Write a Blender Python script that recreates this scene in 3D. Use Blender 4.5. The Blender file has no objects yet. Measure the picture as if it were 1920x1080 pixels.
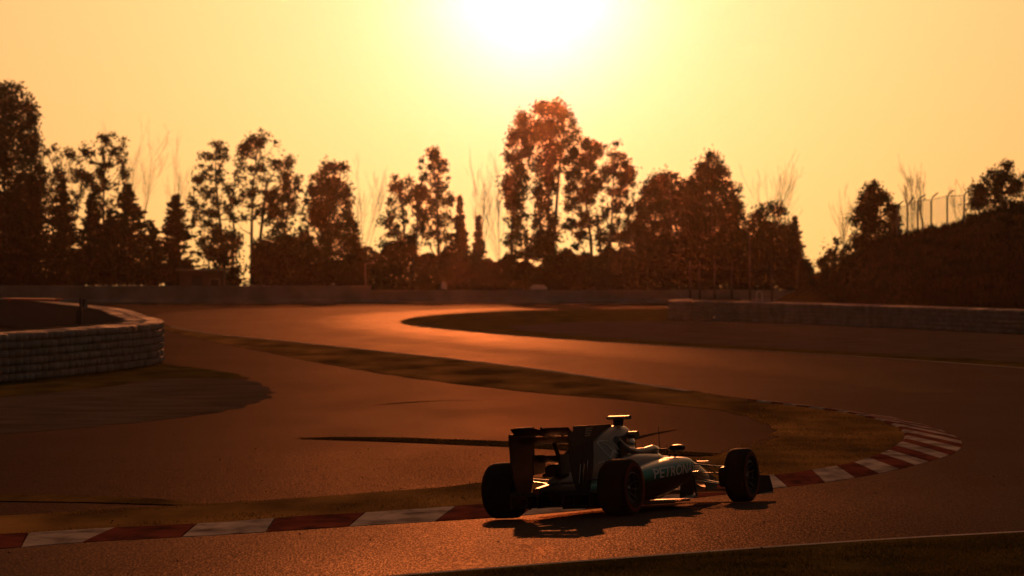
import bpy, bmesh, math, random
from mathutils import Vector, Matrix
from mathutils.geometry import delaunay_2d_cdt
from mathutils.bvhtree import BVHTree
R = math.radians
random.seed(7)
S = bpy.context.scene
COL = S.collection

# ------------------------------------------------------------------ camera
F, HOR, H = 8800.0, 490.0, 3.0            # focal length in px of a 1920 px frame, horizon row, eye height
PITCH = math.atan((540.0 - HOR) / F)
cam_d = bpy.data.cameras.new('camera'); cam = bpy.data.objects.new('camera', cam_d); COL.objects.link(cam)
cam.location = (0, 0, H); cam.rotation_euler = (math.pi / 2 - PITCH, 0, 0)
cam_d.sensor_width = 36.0; cam_d.lens = 36.0 * F / 1920.0
cam_d.clip_start = 0.5; cam_d.clip_end = 4000
cam_d.dof.use_dof = True; cam_d.dof.focus_distance = 56.0; cam_d.dof.aperture_fstop = 4.5
S.camera = cam

# ------------------------------------------------------------------ sky
SUN_EL, SUN_AZ = 13.0, -0.8               # the sun lamp, from the shadows under the car
GLOW_EL, GLOW_AZ = 3.5, 0.25             # the blown-out patch of sky above the tall trees
W = bpy.data.worlds.new('World'); S.world = W; W.use_nodes = True
nt = W.node_tree; nt.nodes.clear()
def N(t, **kw):
    n = nt.nodes.new(t)
    for k, v in kw.items(): setattr(n, k, v)
    return n
def L(a, b): nt.links.new(a, b)
def M(op, a, b=None, c=None):
    n = N('ShaderNodeMath', operation=op)
    for i, x in enumerate((a, b, c)):
        if x is None: continue
        if isinstance(x, (int, float)): n.inputs[i].default_value = x
        else: L(x, n.inputs[i])
    return n.outputs[0]
tc = N('ShaderNodeTexCoord')
gd = (math.sin(R(GLOW_AZ)) * math.cos(R(GLOW_EL)), math.cos(R(GLOW_AZ)) * math.cos(R(GLOW_EL)), math.sin(R(GLOW_EL)))
nrm = N('ShaderNodeVectorMath', operation='NORMALIZE'); L(tc.outputs['Generated'], nrm.inputs[0])
dv = N('ShaderNodeVectorMath', operation='DISTANCE'); L(nrm.outputs[0], dv.inputs[0]); dv.inputs[1].default_value = gd
ang = M('MULTIPLY', M('ARCSINE', M('MULTIPLY', dv.outputs['Value'], 0.49999)), 2 * 180 / math.pi)   # degrees from the glow
def fall(scale, power):
    return M('EXPONENT', M('MULTIPLY', M('POWER', M('DIVIDE', ang, scale), power), -1.0))
def addc(cols):
    last = None
    for c, f in cols:
        n = N('ShaderNodeVectorMath', operation='SCALE'); n.inputs[0].default_value = c
        if f is None: n.inputs['Scale'].default_value = 1.0
        else: L(f, n.inputs['Scale'])
        if last is None: last = n.outputs[0]
        else:
            a = N('ShaderNodeVectorMath', operation='ADD'); L(last, a.inputs[0]); L(n.outputs[0], a.inputs[1]); last = a.outputs[0]
    return last
glow = addc([((1.12, 0.405, 0.13), fall(24.0, 1.6)),
             ((0.35, 0.63, 0.24), fall(4.4, 1.0)),
             ((0.4, 0.4, 0.85), fall(1.15, 2.0)),
             ((9000.0, 1500.0, 290.0), fall(0.26, 2.0)),
             ((0.0, 0.05, 0.17), fall(2.6, 2.0)),
             ((0.050, 0.036, 0.026), None)])
sky = N('ShaderNodeTexSky', sky_type='NISHITA'); sky.sun_disc = False
sky.sun_elevation = R(SUN_EL); sky.sun_rotation = R(SUN_AZ); sky.dust_density = 4.0; sky.air_density = 1.5
sep = N('ShaderNodeSeparateXYZ'); L(nrm.outputs[0], sep.inputs[0])
el = N('ShaderNodeMapRange', interpolation_type='SMOOTHSTEP'); L(sep.outputs['Z'], el.inputs['Value'])      # redder towards the horizon
el.inputs['From Min'].default_value = math.sin(R(-.6)); el.inputs['From Max'].default_value = math.sin(R(3.2)); el.inputs['To Min'].default_value = 0; el.inputs['To Max'].default_value = 1
tint = N('ShaderNodeMix', data_type='VECTOR'); L(el.outputs[0], tint.inputs[0]); tint.inputs[4].default_value = (1.0, 1.02, .82); tint.inputs[5].default_value = (1, 1, 1)
gm = N('ShaderNodeVectorMath', operation='MULTIPLY'); L(glow, gm.inputs[0]); L(tint.outputs[1], gm.inputs[1]); glow = gm.outputs[0]
W.cycles.sampling_method = 'MANUAL'; W.cycles.sample_map_resolution = 4096
bg1 = N('ShaderNodeBackground'); L(glow, bg1.inputs[0]); bg1.inputs[1].default_value = 1.0
bg2 = N('ShaderNodeBackground'); L(sky.outputs[0], bg2.inputs[0]); bg2.inputs[1].default_value = 0.0018
ad = N('ShaderNodeAddShader'); L(bg1.outputs[0], ad.inputs[0]); L(bg2.outputs[0], ad.inputs[1])
wo = N('ShaderNodeOutputWorld'); L(ad.outputs[0], wo.inputs[0])

# ------------------------------------------------------------------ sun
sd = bpy.data.lights.new('sun', 'SUN'); sun = bpy.data.objects.new('sun', sd); COL.objects.link(sun)
sd.energy = 2.2; sd.angle = R(0.6); sd.color = (1.0, 0.27, 0.075)
to_sun = Vector((math.sin(R(SUN_AZ)) * math.cos(R(SUN_EL)), math.cos(R(SUN_AZ)) * math.cos(R(SUN_EL)), math.sin(R(SUN_EL))))
sun.rotation_euler = to_sun.to_track_quat('Z', 'Y').to_euler(); sun.location = to_sun * 300

S.view_settings.view_transform = 'Standard'; S.view_settings.look = 'None'
S.view_settings.exposure = 0.0; S.view_settings.gamma = 1.0
S.render.engine = 'CYCLES'
S.cycles.use_denoising = True
S.cycles.max_bounces = 6; S.cycles.diffuse_bounces = 2; S.cycles.glossy_bounces = 3; S.cycles.transparent_max_bounces = 12
S.cycles.volume_bounces = 0
S.cycles.sample_clamp_indirect = 4.0

# ------------------------------------------------------------------ helpers
def tag(o, label=None, cat=None, group=None, kind=None):
    if label: o['label'] = label
    if cat: o['category'] = cat
    if group: o['group'] = group
    if kind: o['kind'] = kind
    return o
def empty(name, loc=(0, 0, 0), rz=0.0, parent=None):
    o = bpy.data.objects.new(name, None); COL.objects.link(o); o.location = loc; o.rotation_euler.z = rz
    o.empty_display_size = 0.3; o.parent = parent
    return o
def link(name, me, mat=None, parent=None, smooth=False, sharp=40):
    o = bpy.data.objects.new(name, me); COL.objects.link(o); o.parent = parent
    if mat is not None and not me.materials: me.materials.append(mat)
    if smooth and me.polygons:
        me.polygons.foreach_set('use_smooth', [True] * len(me.polygons)); me.set_sharp_from_angle(angle=R(sharp))
    return o
class MB:
    def __init__(s): s.v = []; s.f = []
    def add(s, vs, fs):
        o = len(s.v); s.v += [tuple(p) for p in vs]; s.f += [tuple(i + o for i in f) for f in fs]; return s
    def box(s, c, d, rot=None):
        c = Vector(c); vs = []
        for x in (-.5, .5):
            for y in (-.5, .5):
                for z in (-.5, .5):
                    p = Vector((x * d[0], y * d[1], z * d[2]))
                    if rot is not None: p = rot @ p
                    vs.append(c + p)
        return s.add(vs, [(0, 1, 3, 2), (4, 6, 7, 5), (0, 4, 5, 1), (2, 3, 7, 6), (0, 2, 6, 4), (1, 5, 7, 3)])
    def loft(s, secs, cap=True, closed=True):
        n = len(secs[0]); vs = [p for q in secs for p in q]; fs = []
        for i in range(len(secs) - 1):
            for j in range(n if closed else n - 1):
                k = (j + 1) % n
                fs.append((i * n + j, i * n + k, (i + 1) * n + k, (i + 1) * n + j))
        if cap:
            fs.append(tuple(reversed(range(n)))); b = (len(secs) - 1) * n; fs.append(tuple(b + j for j in range(n)))
        return s.add(vs, fs)
    def tube(s, pts, rad, n=6, cap=True, flat=1.0):
        pts = [Vector(p) for p in pts]
        if not isinstance(rad, (list, tuple)): rad = [rad] * len(pts)
        secs = []
        for i, p in enumerate(pts):
            t = (pts[min(i + 1, len(pts) - 1)] - pts[max(i - 1, 0)])
            t = t.normalized() if t.length > 1e-9 else Vector((0, 0, 1))
            a = Vector((0, 0, 1)) if abs(t.z) < .9 else Vector((1, 0, 0))
            u = t.cross(a).normalized(); w = u.cross(t)
            secs.append([p + (u * math.cos(2 * math.pi * k / n) + w * math.sin(2 * math.pi * k / n) * flat) * rad[i] for k in range(n)])
        return s.loft(secs, cap)
    def lathe(s, prof, n=24, axis='Y', c=(0, 0, 0), loop=False):
        secs = []
        for k in range(n):
            a = 2 * math.pi * k / n; q = []
            for r, h in prof:
                u, w = r * math.cos(a), r * math.sin(a)
                q.append({'Y': (c[0] + u, c[1] + h, c[2] + w), 'Z': (c[0] + u, c[1] + w, c[2] + h), 'X': (c[0] + h, c[1] + u, c[2] + w)}[axis])
            secs.append(q)
        m = len(prof); vs = [p for q in secs for p in q]; fs = []
        for k in range(n):
            k2 = (k + 1) % n
            for j in range(m if loop else m - 1):
                j2 = (j + 1) % m
                fs.append((k * m + j, k * m + j2, k2 * m + j2, k2 * m + j))
        return s.add(vs, fs)
    def plate(s, poly, y0, y1, plane='xz'):        # polygon in x,z extruded in y (or x,y extruded in z)
        def P(a, b, h): return (a, h, b) if plane == 'xz' else ((a, b, h) if plane == 'xy' else (h, a, b))
        n = len(poly); vs = [P(a, b, y0) for a, b in poly] + [P(a, b, y1) for a, b in poly]
        fs = [tuple(range(n)), tuple(reversed(range(n, 2 * n)))] + [(i, i + n, (i + 1) % n + n, (i + 1) % n) for i in range(n)]
        return s.add(vs, fs)
    def mesh(s, name):
        me = bpy.data.meshes.new(name); me.from_pydata(s.v, [], s.f); me.update(); return me
    def build(s, name, mat, parent=None, smooth=False, sharp=40, fix=True):
        me = s.mesh(name)
        if fix:
            bm = bmesh.new(); bm.from_mesh(me); bmesh.ops.recalc_face_normals(bm, faces=bm.faces); bm.to_mesh(me); bm.free()
        return link(name, me, mat, parent, smooth, sharp)

# ------------------------------------------------------------------ materials
MATS = {}
def mat(name, col, rough=.6, metal=0.0, spec=.5, noise=None, bump=None, coat=0.0):
    """noise = (scale, colour2, detail, stretch or None); bump = (scale, distance)"""
    if name in MATS: return MATS[name]
    m = bpy.data.materials.new(name); m.use_nodes = True; t = m.node_tree; b = t.nodes['Principled BSDF']
    b.inputs['Base Color'].default_value = (*col, 1); b.inputs['Roughness'].default_value = rough
    b.inputs['Metallic'].default_value = metal; b.inputs['Specular IOR Level'].default_value = spec
    b.inputs['Coat Weight'].default_value = coat
    if noise or bump:
        co = t.nodes.new('ShaderNodeTexCoord')
    if noise:
        tx = t.nodes.new('ShaderNodeTexNoise'); tx.inputs['Scale'].default_value = noise[0]; tx.inputs['Detail'].default_value = noise[2]
        src = co.outputs['Object']
        if len(noise) > 3 and noise[3]:
            mp = t.nodes.new('ShaderNodeMapping'); mp.inputs['Scale'].default_value = noise[3]; t.links.new(src, mp.inputs[0]); src = mp.outputs[0]
        t.links.new(src, tx.inputs['Vector'])
        rp = t.nodes.new('ShaderNodeValToRGB'); rp.color_ramp.elements[0].position = .35; rp.color_ramp.elements[1].position = .68
        rp.color_ramp.elements[0].color = (*col, 1); rp.color_ramp.elements[1].color = (*noise[1], 1)
        t.links.new(tx.outputs['Fac'], rp.inputs[0]); t.links.new(rp.outputs[0], b.inputs['Base Color'])
    if bump:
        tx = t.nodes.new('ShaderNodeTexNoise'); tx.inputs['Scale'].default_value = bump[0]; tx.inputs['Detail'].default_value = 3
        t.links.new(co.outputs['Object'], tx.inputs['Vector'])
        bp = t.nodes.new('ShaderNodeBump'); bp.inputs['Distance'].default_value = bump[1]; bp.inputs['Strength'].default_value = 1.0
        t.links.new(tx.outputs['Fac'], bp.inputs['Height']); t.links.new(bp.outputs[0], b.inputs['Normal'])
    MATS[name] = m
    return m
def asphalt(name, c1, c2, rough, bdist, shine):
    """two tone asphalt: broad blotches, fine stone grain, roughness wear"""
    m = bpy.data.materials.new(name); m.use_nodes = True; t = m.node_tree; b = t.nodes['Principled BSDF']
    co = t.nodes.new('ShaderNodeTexCoord').outputs['Object']
    def noise(scale, detail, st=None):
        x = t.nodes.new('ShaderNodeTexNoise'); x.inputs['Scale'].default_value = scale; x.inputs['Detail'].default_value = detail
        if st:
            mp = t.nodes.new('ShaderNodeMapping'); mp.inputs['Scale'].default_value = st; t.links.new(co, mp.inputs[0]); t.links.new(mp.outputs[0], x.inputs['Vector'])
        else: t.links.new(co, x.inputs['Vector'])
        return x.outputs['Fac']
    def math_(op, a, bb):
        n = t.nodes.new('ShaderNodeMath'); n.operation = op
        for i, q in enumerate((a, bb)):
            if isinstance(q, (int, float)): n.inputs[i].default_value = q
            else: t.links.new(q, n.inputs[i])
        return n.outputs[0]
    broad = noise(.22, 4, (1, .35, 1)); grain = noise(42, 2, (1, .16, 1))
    mixf = math_('ADD', math_('MULTIPLY', broad, .5), math_('MULTIPLY', grain, .5))
    rp = t.nodes.new('ShaderNodeValToRGB'); rp.color_ramp.elements[0].position = .36; rp.color_ramp.elements[1].position = .64
    rp.color_ramp.elements[0].color = (*c1, 1); rp.color_ramp.elements[1].color = (*c2, 1)
    t.links.new(mixf, rp.inputs[0]); t.links.new(rp.outputs[0], b.inputs['Base Color'])
    rr = math_('ADD', math_('MULTIPLY', noise(.5, 3, (1, .2, 1)), .16), rough - .08); t.links.new(rr, b.inputs['Roughness'])
    hgt = math_('ADD', math_('MULTIPLY', grain, .7), math_('MULTIPLY', noise(9, 3), .8))
    bp = t.nodes.new('ShaderNodeBump'); bp.inputs['Distance'].default_value = bdist; bp.inputs['Strength'].default_value = 1.0
    t.links.new(hgt, bp.inputs['Height']); t.links.new(bp.outputs[0], b.inputs['Normal'])
    b.inputs['Specular IOR Level'].default_value = 0.0       # stone: matt, with a thin share of polished faces
    gl = t.nodes.new('ShaderNodeBsdfGlossy'); gl.inputs['Color'].default_value = (.9, .68, .52, 1); t.links.new(rr, gl.inputs['Roughness']); t.links.new(bp.outputs[0], gl.inputs['Normal'])
    mx = t.nodes.new('ShaderNodeMixShader'); sp = t.nodes.new('ShaderNodeMapRange'); t.links.new(grain, sp.inputs['Value']); sp.inputs['From Min'].default_value = .42; sp.inputs['From Max'].default_value = .72; sp.inputs['To Min'].default_value = shine * .65; sp.inputs['To Max'].default_value = shine * 1.9; t.links.new(sp.outputs[0], mx.inputs[0])
    t.links.new(b.outputs[0], mx.inputs[1]); t.links.new(gl.outputs[0], mx.inputs[2]); t.links.new(mx.outputs[0], t.nodes['Material Output'].inputs[0])
    MATS[name] = m
    return m
def leafmat(name, c1, c2, trans=.25):
    m = bpy.data.materials.new(name); m.use_nodes = True; t = m.node_tree; b = t.nodes['Principled BSDF']
    co = t.nodes.new('ShaderNodeTexCoord'); x = t.nodes.new('ShaderNodeTexNoise'); x.inputs['Scale'].default_value = .8; x.inputs['Detail'].default_value = 2
    t.links.new(co.outputs['Object'], x.inputs['Vector'])
    rp = t.nodes.new('ShaderNodeValToRGB'); rp.color_ramp.elements[0].position = .35; rp.color_ramp.elements[1].position = .65
    rp.color_ramp.elements[0].color = (*c1, 1); rp.color_ramp.elements[1].color = (*c2, 1); t.links.new(x.outputs['Fac'], rp.inputs[0])
    t.links.new(rp.outputs[0], b.inputs['Base Color']); b.inputs['Roughness'].default_value = .8; b.inputs['Specular IOR Level'].default_value = 0.0
    tr = t.nodes.new('ShaderNodeBsdfTranslucent'); t.links.new(rp.outputs[0], tr.inputs[0])
    mx = t.nodes.new('ShaderNodeMixShader'); mx.inputs[0].default_value = trans
    t.links.new(b.outputs[0], mx.inputs[1]); t.links.new(tr.outputs[0], mx.inputs[2]); t.links.new(mx.outputs[0], t.nodes['Material Output'].inputs[0])
    MATS[name] = m
    return m
M_TRACK = asphalt('track asphalt', (.040, .035, .032), (.072, .063, .057), .38, .004, .0090)
M_RUN = asphalt('runoff asphalt', (.044, .034, .028), (.072, .057, .047), .38, .0045, .0036)
M_GRAVEL = mat('gravel', (.07, .06, .052), .95, spec=0.0, noise=(.6, (.115, .10, .088), 8), bump=(7, .05))
M_GRASS = mat('grass soil', (.040, .040, .014), .95, spec=0.0, noise=(.9, (.11, .09, .028), 8, (1, .3, 1)), bump=(9, .05))
M_DRY = mat('dry verge', (.07, .052, .020), .95, spec=0.0, noise=(.7, (.29, .19, .066), 9, (1, .22, 1)), bump=(8, .04))
M_DARKGRASS = mat('dark verge', (.02, .018, .009), .95, spec=0.0, noise=(2, (.05, .04, .016), 6), bump=(12, .03))  # darker grass tone for the long tapering strip
M_LINE = mat('line paint', (.42, .41, .40), .8, spec=0.0, noise=(3, (.30, .28, .26), 6))
M_KRED = mat('kerb red', (.11, .036, .028), .7, spec=0.0, noise=(1.6, (.19, .062, .046), 7, (1, .4, 1)), bump=(30, .003))
M_KWHITE = mat('kerb white', (.26, .255, .25), .7, spec=0.0, noise=(1.6, (.44, .43, .42), 7, (1, .4, 1)), bump=(30, .003))
def scuffed(m, dark, scale, stretch, lo, hi):
    """rubber scuffs over painted concrete"""
    t = m.node_tree; b = t.nodes['Principled BSDF']; src = b.inputs['Base Color'].links[0].from_socket
    co = t.nodes.new('ShaderNodeTexCoord'); mp = t.nodes.new('ShaderNodeMapping'); mp.inputs['Scale'].default_value = stretch; t.links.new(co.outputs['Object'], mp.inputs[0])
    tx = t.nodes.new('ShaderNodeTexNoise'); tx.inputs['Scale'].default_value = scale; tx.inputs['Detail'].default_value = 6; t.links.new(mp.outputs[0], tx.inputs['Vector'])
    mr = t.nodes.new('ShaderNodeMapRange'); mr.inputs['From Min'].default_value = lo; mr.inputs['From Max'].default_value = hi; t.links.new(tx.outputs['Fac'], mr.inputs['Value'])
    mx = t.nodes.new('ShaderNodeMix'); mx.data_type = 'RGBA'; t.links.new(mr.outputs[0], mx.inputs[0]); t.links.new(src, mx.inputs[6]); mx.inputs[7].default_value = (*dark, 1); t.links.new(mx.outputs[2], b.inputs['Base Color'])
scuffed(M_KRED, (.035, .026, .022), 3.0, (1, .3, 1), .45, .72); scuffed(M_KWHITE, (.06, .052, .048), 3.0, (1, .3, 1), .46, .76)
M_EARTH = mat('earth', (.022, .019, .010), .95, spec=0.0, noise=(.3, (.045, .036, .017), 8), bump=(3, .1))
M_RUBBERMARK = mat('rubber mark', (.036, .029, .024), .85, spec=0.0, noise=(2.5, (.045, .038, .033), 6))
M_TYREWALL = mat('painted tyre', (.20, .19, .18), .85, spec=.0, noise=(1.3, (.33, .315, .295), 6))
M_BELT = mat('rear belt', (.12, .11, .10), .85, spec=0.0)
M_TYREDARK = mat('worn painted tyre', (.19, .18, .17), .75, noise=(1.3, (.27, .26, .245), 6))
M_CONC = mat('concrete', (.20, .185, .172), .9, spec=0.0, noise=(.7, (.29, .275, .255), 6))
M_STEEL = mat('galvanised', (.18, .175, .17), .45, metal=.6)
M_DARKPAINT = mat('dark paint', (.02, .02, .02), .6)
M_SIGNWHITE = mat('sign white', (.62, .6, .57), .6)
M_REDPAD = mat('red pad', (.42, .06, .03), .6)
M_LEAF = leafmat('broad leaf', (.018, .021, .009), (.040, .043, .016), .05)
M_NEEDLE = leafmat('needle', (.010, .014, .007), (.022, .028, .012), .02)
M_BARK = mat('bark', (.05, .038, .028), .9, noise=(3, (.085, .068, .05), 5))
M_TWIG = mat('bare twig', (.10, .07, .05), .9)
M_DRYBLADE = leafmat('dry grass blade', (.09, .07, .022), (.20, .14, .045), .3)
M_BLADE = leafmat('grass blade', (.032, .036, .010), (.09, .075, .022), .3)

# ------------------------------------------------------------------ ground shape and pixel rays
TH = R(25.4)                                                  # heading of the car, right of the view
CARX, CARY = 0.60, 54.15                                      # middle of the rear axle
def h(x, y):
    u = (x - CARX) * math.cos(TH) - (y - CARY) * math.sin(TH)
    w = math.exp(-((x - CARX) / 7.0) ** 2 - ((y - 55.0) / 9.0) ** 2)
    z = .05 * (u + .735) * w
    if y > 346: z -= (y - 346) * .015
    return z
def ray(px, py):
    v = Vector(((px - 960) / F, 1.0, (540 - py) / F))
    return Vector((v.x, v.y * math.cos(PITCH) + v.z * math.sin(PITCH), -v.y * math.sin(PITCH) + v.z * math.cos(PITCH)))
def gp(px, py, up=0.0):
    """point of the ground (raised by up) under a pixel"""
    r = ray(px, py); z = up
    for _ in range(12):
        t = (z - H) / r.z; z = h(r.x * t, r.y * t) + up
    return Vector((r.x * t, r.y * t, z))
def at(px, py, D):
    r = ray(px, py); t = D / r.y
    return Vector((r.x * t, D, H + r.z * t))
def smooth_path(pts, step=.7, closed=False):
    """Catmull-Rom through 2-D points, resampled"""
    P = [Vector((p[0], p[1])) for p in pts]; n = len(P); out = []
    for i in range(n if closed else n - 1):
        p0, p1, p2, p3 = (P[(i - 1) % n], P[i], P[(i + 1) % n], P[(i + 2) % n]) if closed else (P[max(i - 1, 0)], P[i], P[i + 1], P[min(i + 2, n - 1)])
        if not closed:
            if i == 0: p0 = p1 * 2 - p2
            if i == n - 2: p3 = p2 * 2 - p1
        t0 = 0; t1 = t0 + max((p1 - p0).length, 1e-4) ** .5; t2 = t1 + max((p2 - p1).length, 1e-4) ** .5; t3 = t2 + max((p3 - p2).length, 1e-4) ** .5
        k = max(1, int((p2 - p1).length / step))
        for j in range(k):
            t = t1 + (t2 - t1) * j / k
            A1 = p0 * ((t1 - t) / (t1 - t0)) + p1 * ((t - t0) / (t1 - t0)); A2 = p1 * ((t2 - t) / (t2 - t1)) + p2 * ((t - t1) / (t2 - t1)); A3 = p2 * ((t3 - t) / (t3 - t2)) + p3 * ((t - t2) / (t3 - t2))
            B1 = A1 * ((t2 - t) / (t2 - t0)) + A2 * ((t - t0) / (t2 - t0)); B2 = A2 * ((t3 - t) / (t3 - t1)) + A3 * ((t - t1) / (t3 - t1))
            out.append(B1 * ((t2 - t) / (t2 - t1)) + B2 * ((t - t1) / (t2 - t1)))
    if not closed: out.append(P[-1])
    return out
def pp(lst, up=0.0): return [gp(a, b, up).xy for a, b in lst]
def inside(p, poly):
    c = False; n = len(poly); j = n - 1
    for i in range(n):
        a, b = poly[i], poly[j]
        if (a.y > p[1]) != (b.y > p[1]) and p[0] < (b.x - a.x) * (p[1] - a.y) / (b.y - a.y) + a.x: c = not c
        j = i
    return c
def sheet(name, poly, up, material, label=None, kind='structure', cat=None, step=1.0, near=True, rag=0.0):
    pts = [Vector(p) for p in poly]
    bd = []
    for i, p in enumerate(pts):                                # short boundary edges near the car, where the ground bends
        q = pts[(i + 1) % len(pts)]; m = (p + q) / 2
        k = max(1, int((q - p).length / (.8 if abs(m.y - 55) < 24 and abs(m.x) < 22 else 12)))
        if rag: k = max(k, int((q - p).length / .6))
        nn = Vector((-(q - p).y, (q - p).x)).normalized() if (q - p).length > 1e-6 else Vector((0, 0))
        for j in range(k):
            c = p.lerp(q, j / k)
            if rag: c = c + nn * rag * (math.sin(c.x * 3.1 + c.y * 1.7) * .5 + random.uniform(-.5, .5))
            bd.append(c)
    nb = len(bd); allp = bd[:]
    if near:
        x = -20
        while x < 22:
            y = 30
            while y < 80:
                if inside((x, y), bd): allp.append(Vector((x + random.uniform(-.05, .05), y + random.uniform(-.05, .05))))
                y += step
            x += step
    vs, es, fs, *_ = delaunay_2d_cdt(allp, [], [list(range(nb))], 1, 1e-4)
    me = bpy.data.meshes.new(name)
    me.from_pydata([(v.x, v.y, h(v.x, v.y) + up) for v in vs], [], [tuple(f) for f in fs]); me.update()
    bm = bmesh.new(); bm.from_mesh(me)
    for f in bm.faces:
        if f.normal.z < 0: f.normal_flip()
    bm.to_mesh(me); bm.free()
    o = link(name, me, material)
    tag(o, label, cat, None, kind)
    return o
def ribbon(name, path, w, up, material, label=None, kind='structure', cat=None):
    vs = []; fs = []
    for i, p in enumerate(path):
        t = (path[min(i + 1, len(path) - 1)] - path[max(i - 1, 0)]).normalized(); n = Vector((-t.y, t.x))
        ww = w(i / (len(path) - 1)) if callable(w) else w
        for s in (-.5, .5):
            q = p + n * s * ww; vs.append((q.x, q.y, h(q.x, q.y) + up))
    for i in range(len(path) - 1): fs.append((2 * i + 1, 2 * i, 2 * i + 2, 2 * i + 3))
    mb = MB(); mb.v = vs; mb.f = fs
    o = mb.build(name, material, fix=False); tag(o, label, cat, None, kind); return o

# ------------------------------------------------------------------ ground and track
mb = MB(); xs = [-210 + 10 * i for i in range(43)]; ys = [-60, -20, 10, 30] + [34 + 3 * i for i in range(18)] + [100, 150, 200, 250, 300, 346, 380, 420, 480, 560, 660]
xs = sorted(set(xs + [-20 + 2.5 * i for i in range(17)]))
vs = [(x, y, h(x, y) - .06) for y in ys for x in xs]; nx = len(xs)
mb.add(vs, [(j * nx + i, j * nx + i + 1, (j + 1) * nx + i + 1, (j + 1) * nx + i) for j in range(len(ys) - 1) for i in range(nx - 1)])
tag(mb.build('ground', M_EARTH, fix=False), 'dark earth and rough grass stretching under and beyond the circuit', None, None, 'structure')

sheet('runoff_pavement', [Vector(p) for p in ((-60, 33), (60, 33), (75, 200), (75, 338), (-75, 338), (-75, 200))], 0, M_RUN, 'broad brown asphalt run-off area inside the bend')

KF = [(-260, 1046), (-120, 1038), (0, 1030), (155, 1018), (395, 1005), (555, 995), (705, 985), (860, 976), (1010, 965), (1150, 951), (1300, 935), (1455, 916), (1556, 904), (1669, 884), (1744, 865), (1785, 852), (1804, 836), (1796, 822), (1774, 811), (1736, 798), (1665, 782), (1609, 773), (1537, 764), (1477, 756), (1410, 749.5)]
KB = [(-260, 1022), (-120, 1014), (0, 1006), (220, 993), (415, 983), (575, 971), (740, 961), (905, 948), (1060, 936), (1200, 922), (1320, 908), (1425, 896), (1530, 883), (1612, 865), (1665, 845), (1690, 828), (1696, 816), (1682, 802), (1650, 789), (1612, 779.5), (1567, 772), (1520, 765.5), (1477, 760.5), (1440, 756), (1402, 752)]
INNER = [(1300, 734), (1200, 719), (1000, 691), (850, 673), (700, 657), (550, 641), (400, 626), (325, 613), (292, 603), (285, 594), (330, 585), (450, 579.5), (620, 576), (900, 573.6), (1250, 572.3), (1700, 571.5)]
ISLAND = [(1700, 576.5), (1250, 578.5), (1050, 581), (900, 586), (800, 592.5), (757, 600), (752, 605), (770, 611), (850, 620), (1000, 633), (1300, 652), (1640, 672), (1920, 692)]
OUTPLAN = [Vector(p) for p in ((16.3, 119), (17.8, 106), (18.2, 91), (17, 77), (14, 65.5), (10, 57.6))]
NEAR = [(1920, 998), (1700, 1010), (1500, 1023), (1200, 1045), (980, 1062), (780, 1078), (500, 1102), (200, 1130)]
kf = smooth_path(pp(KF), .5); inner = smooth_path([pp(KF)[-1]] + pp(INNER), 2.0)
outer = smooth_path(pp(ISLAND) + OUTPLAN + pp(NEAR), 1.0)
sheet('track', kf + inner[1:] + outer, .004, M_TRACK, 'racing circuit asphalt sweeping round a left bend and away')

kb = smooth_path(pp(KB), .5)
VIN = [(285, 612), (400, 641), (500, 661), (640, 688), (800, 713), (1000, 736), (1200, 753), (1330, 767), (1400, 781), (1440, 796), (1456, 812), (1442, 829), (1400, 843), (1335, 853)]
VIN2 = [(1300, 860), (1250, 868), (1100, 886), (900, 907), (700, 925), (380, 946), (200, 957), (0, 969), (-260, 986)]
vin = smooth_path(pp(VIN), 1.0); vin2 = smooth_path(pp(VIN2), .8)
innerv = smooth_path([pp(KB)[-1]] + pp(INNER[:8]), 2.0)
sheet('verge', list(reversed(vin2)) + list(reversed(vin)) + list(reversed(innerv)) + list(reversed(kb)), .010, M_DRY, 'dry worn grass verge between the kerb and the run-off asphalt', rag=.10)
st = smooth_path(pp([(549, 823), (620, 820.5), (760, 821.5), (955, 829), (1150, 841), (1335, 852)]), .8)
sb = smooth_path(pp([(1335, 857), (1150, 850), (955, 838.5), (760, 830), (640, 826.5)]), .8)
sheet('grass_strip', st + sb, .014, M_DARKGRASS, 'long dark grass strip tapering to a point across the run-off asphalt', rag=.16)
sheet('grass_strip', smooth_path(pp([(-260, 922), (0, 927.5), (150, 930), (290, 937), (382, 946)]), .8) + smooth_path(pp([(360, 948.5), (150, 943), (0, 941), (-260, 940)]), .8), .014, M_DRY, 'short dry grass strip beside the kerb end of the run-off', rag=.12)
sheet('grass_strip', smooth_path(pp([(-200, 724), (0, 716), (200, 696), (298, 682), (350, 688), (420, 697), (462, 706)]), 1) + smooth_path(pp([(455, 711), (400, 708.5), (330, 709), (200, 725), (0, 744), (-200, 756)]), 1), .008, M_GRASS, 'grass strip at the foot of the curved tyre barrier', near=False, rag=.16)
sheet('gravel_bed', smooth_path(pp([(-200, 757), (0, 745), (200, 726), (330, 710), (410, 709.5), (462, 713), (500, 727), (508, 738), (485, 754), (400, 775), (250, 793), (0, 815), (-200, 829)]), 1), .006, M_GRAVEL, 'grey gravel patch ending in a rounded tip near the tyre barrier', near=False, rag=.16)
isl = smooth_path(pp([(2050, 574)] + ISLAND + [(2050, 701)]), 1.5)
sheet('infield_grass', isl, .010, M_GRASS, 'low grass island with a pointed tip inside the far bend', near=False, rag=.16)
sheet('gravel_bed', smooth_path(pp([(950, 612), (1100, 604), (1250, 602), (1600, 610), (1920, 629), (2040, 640)]), 2) + smooth_path(pp([(2040, 687), (1920, 680), (1640, 663.5), (1300, 645), (1100, 632), (980, 621)]), 2), .016, M_GRAVEL, 'dark gravel trap in front of the long straight tyre barrier', near=False, rag=.16)
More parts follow.
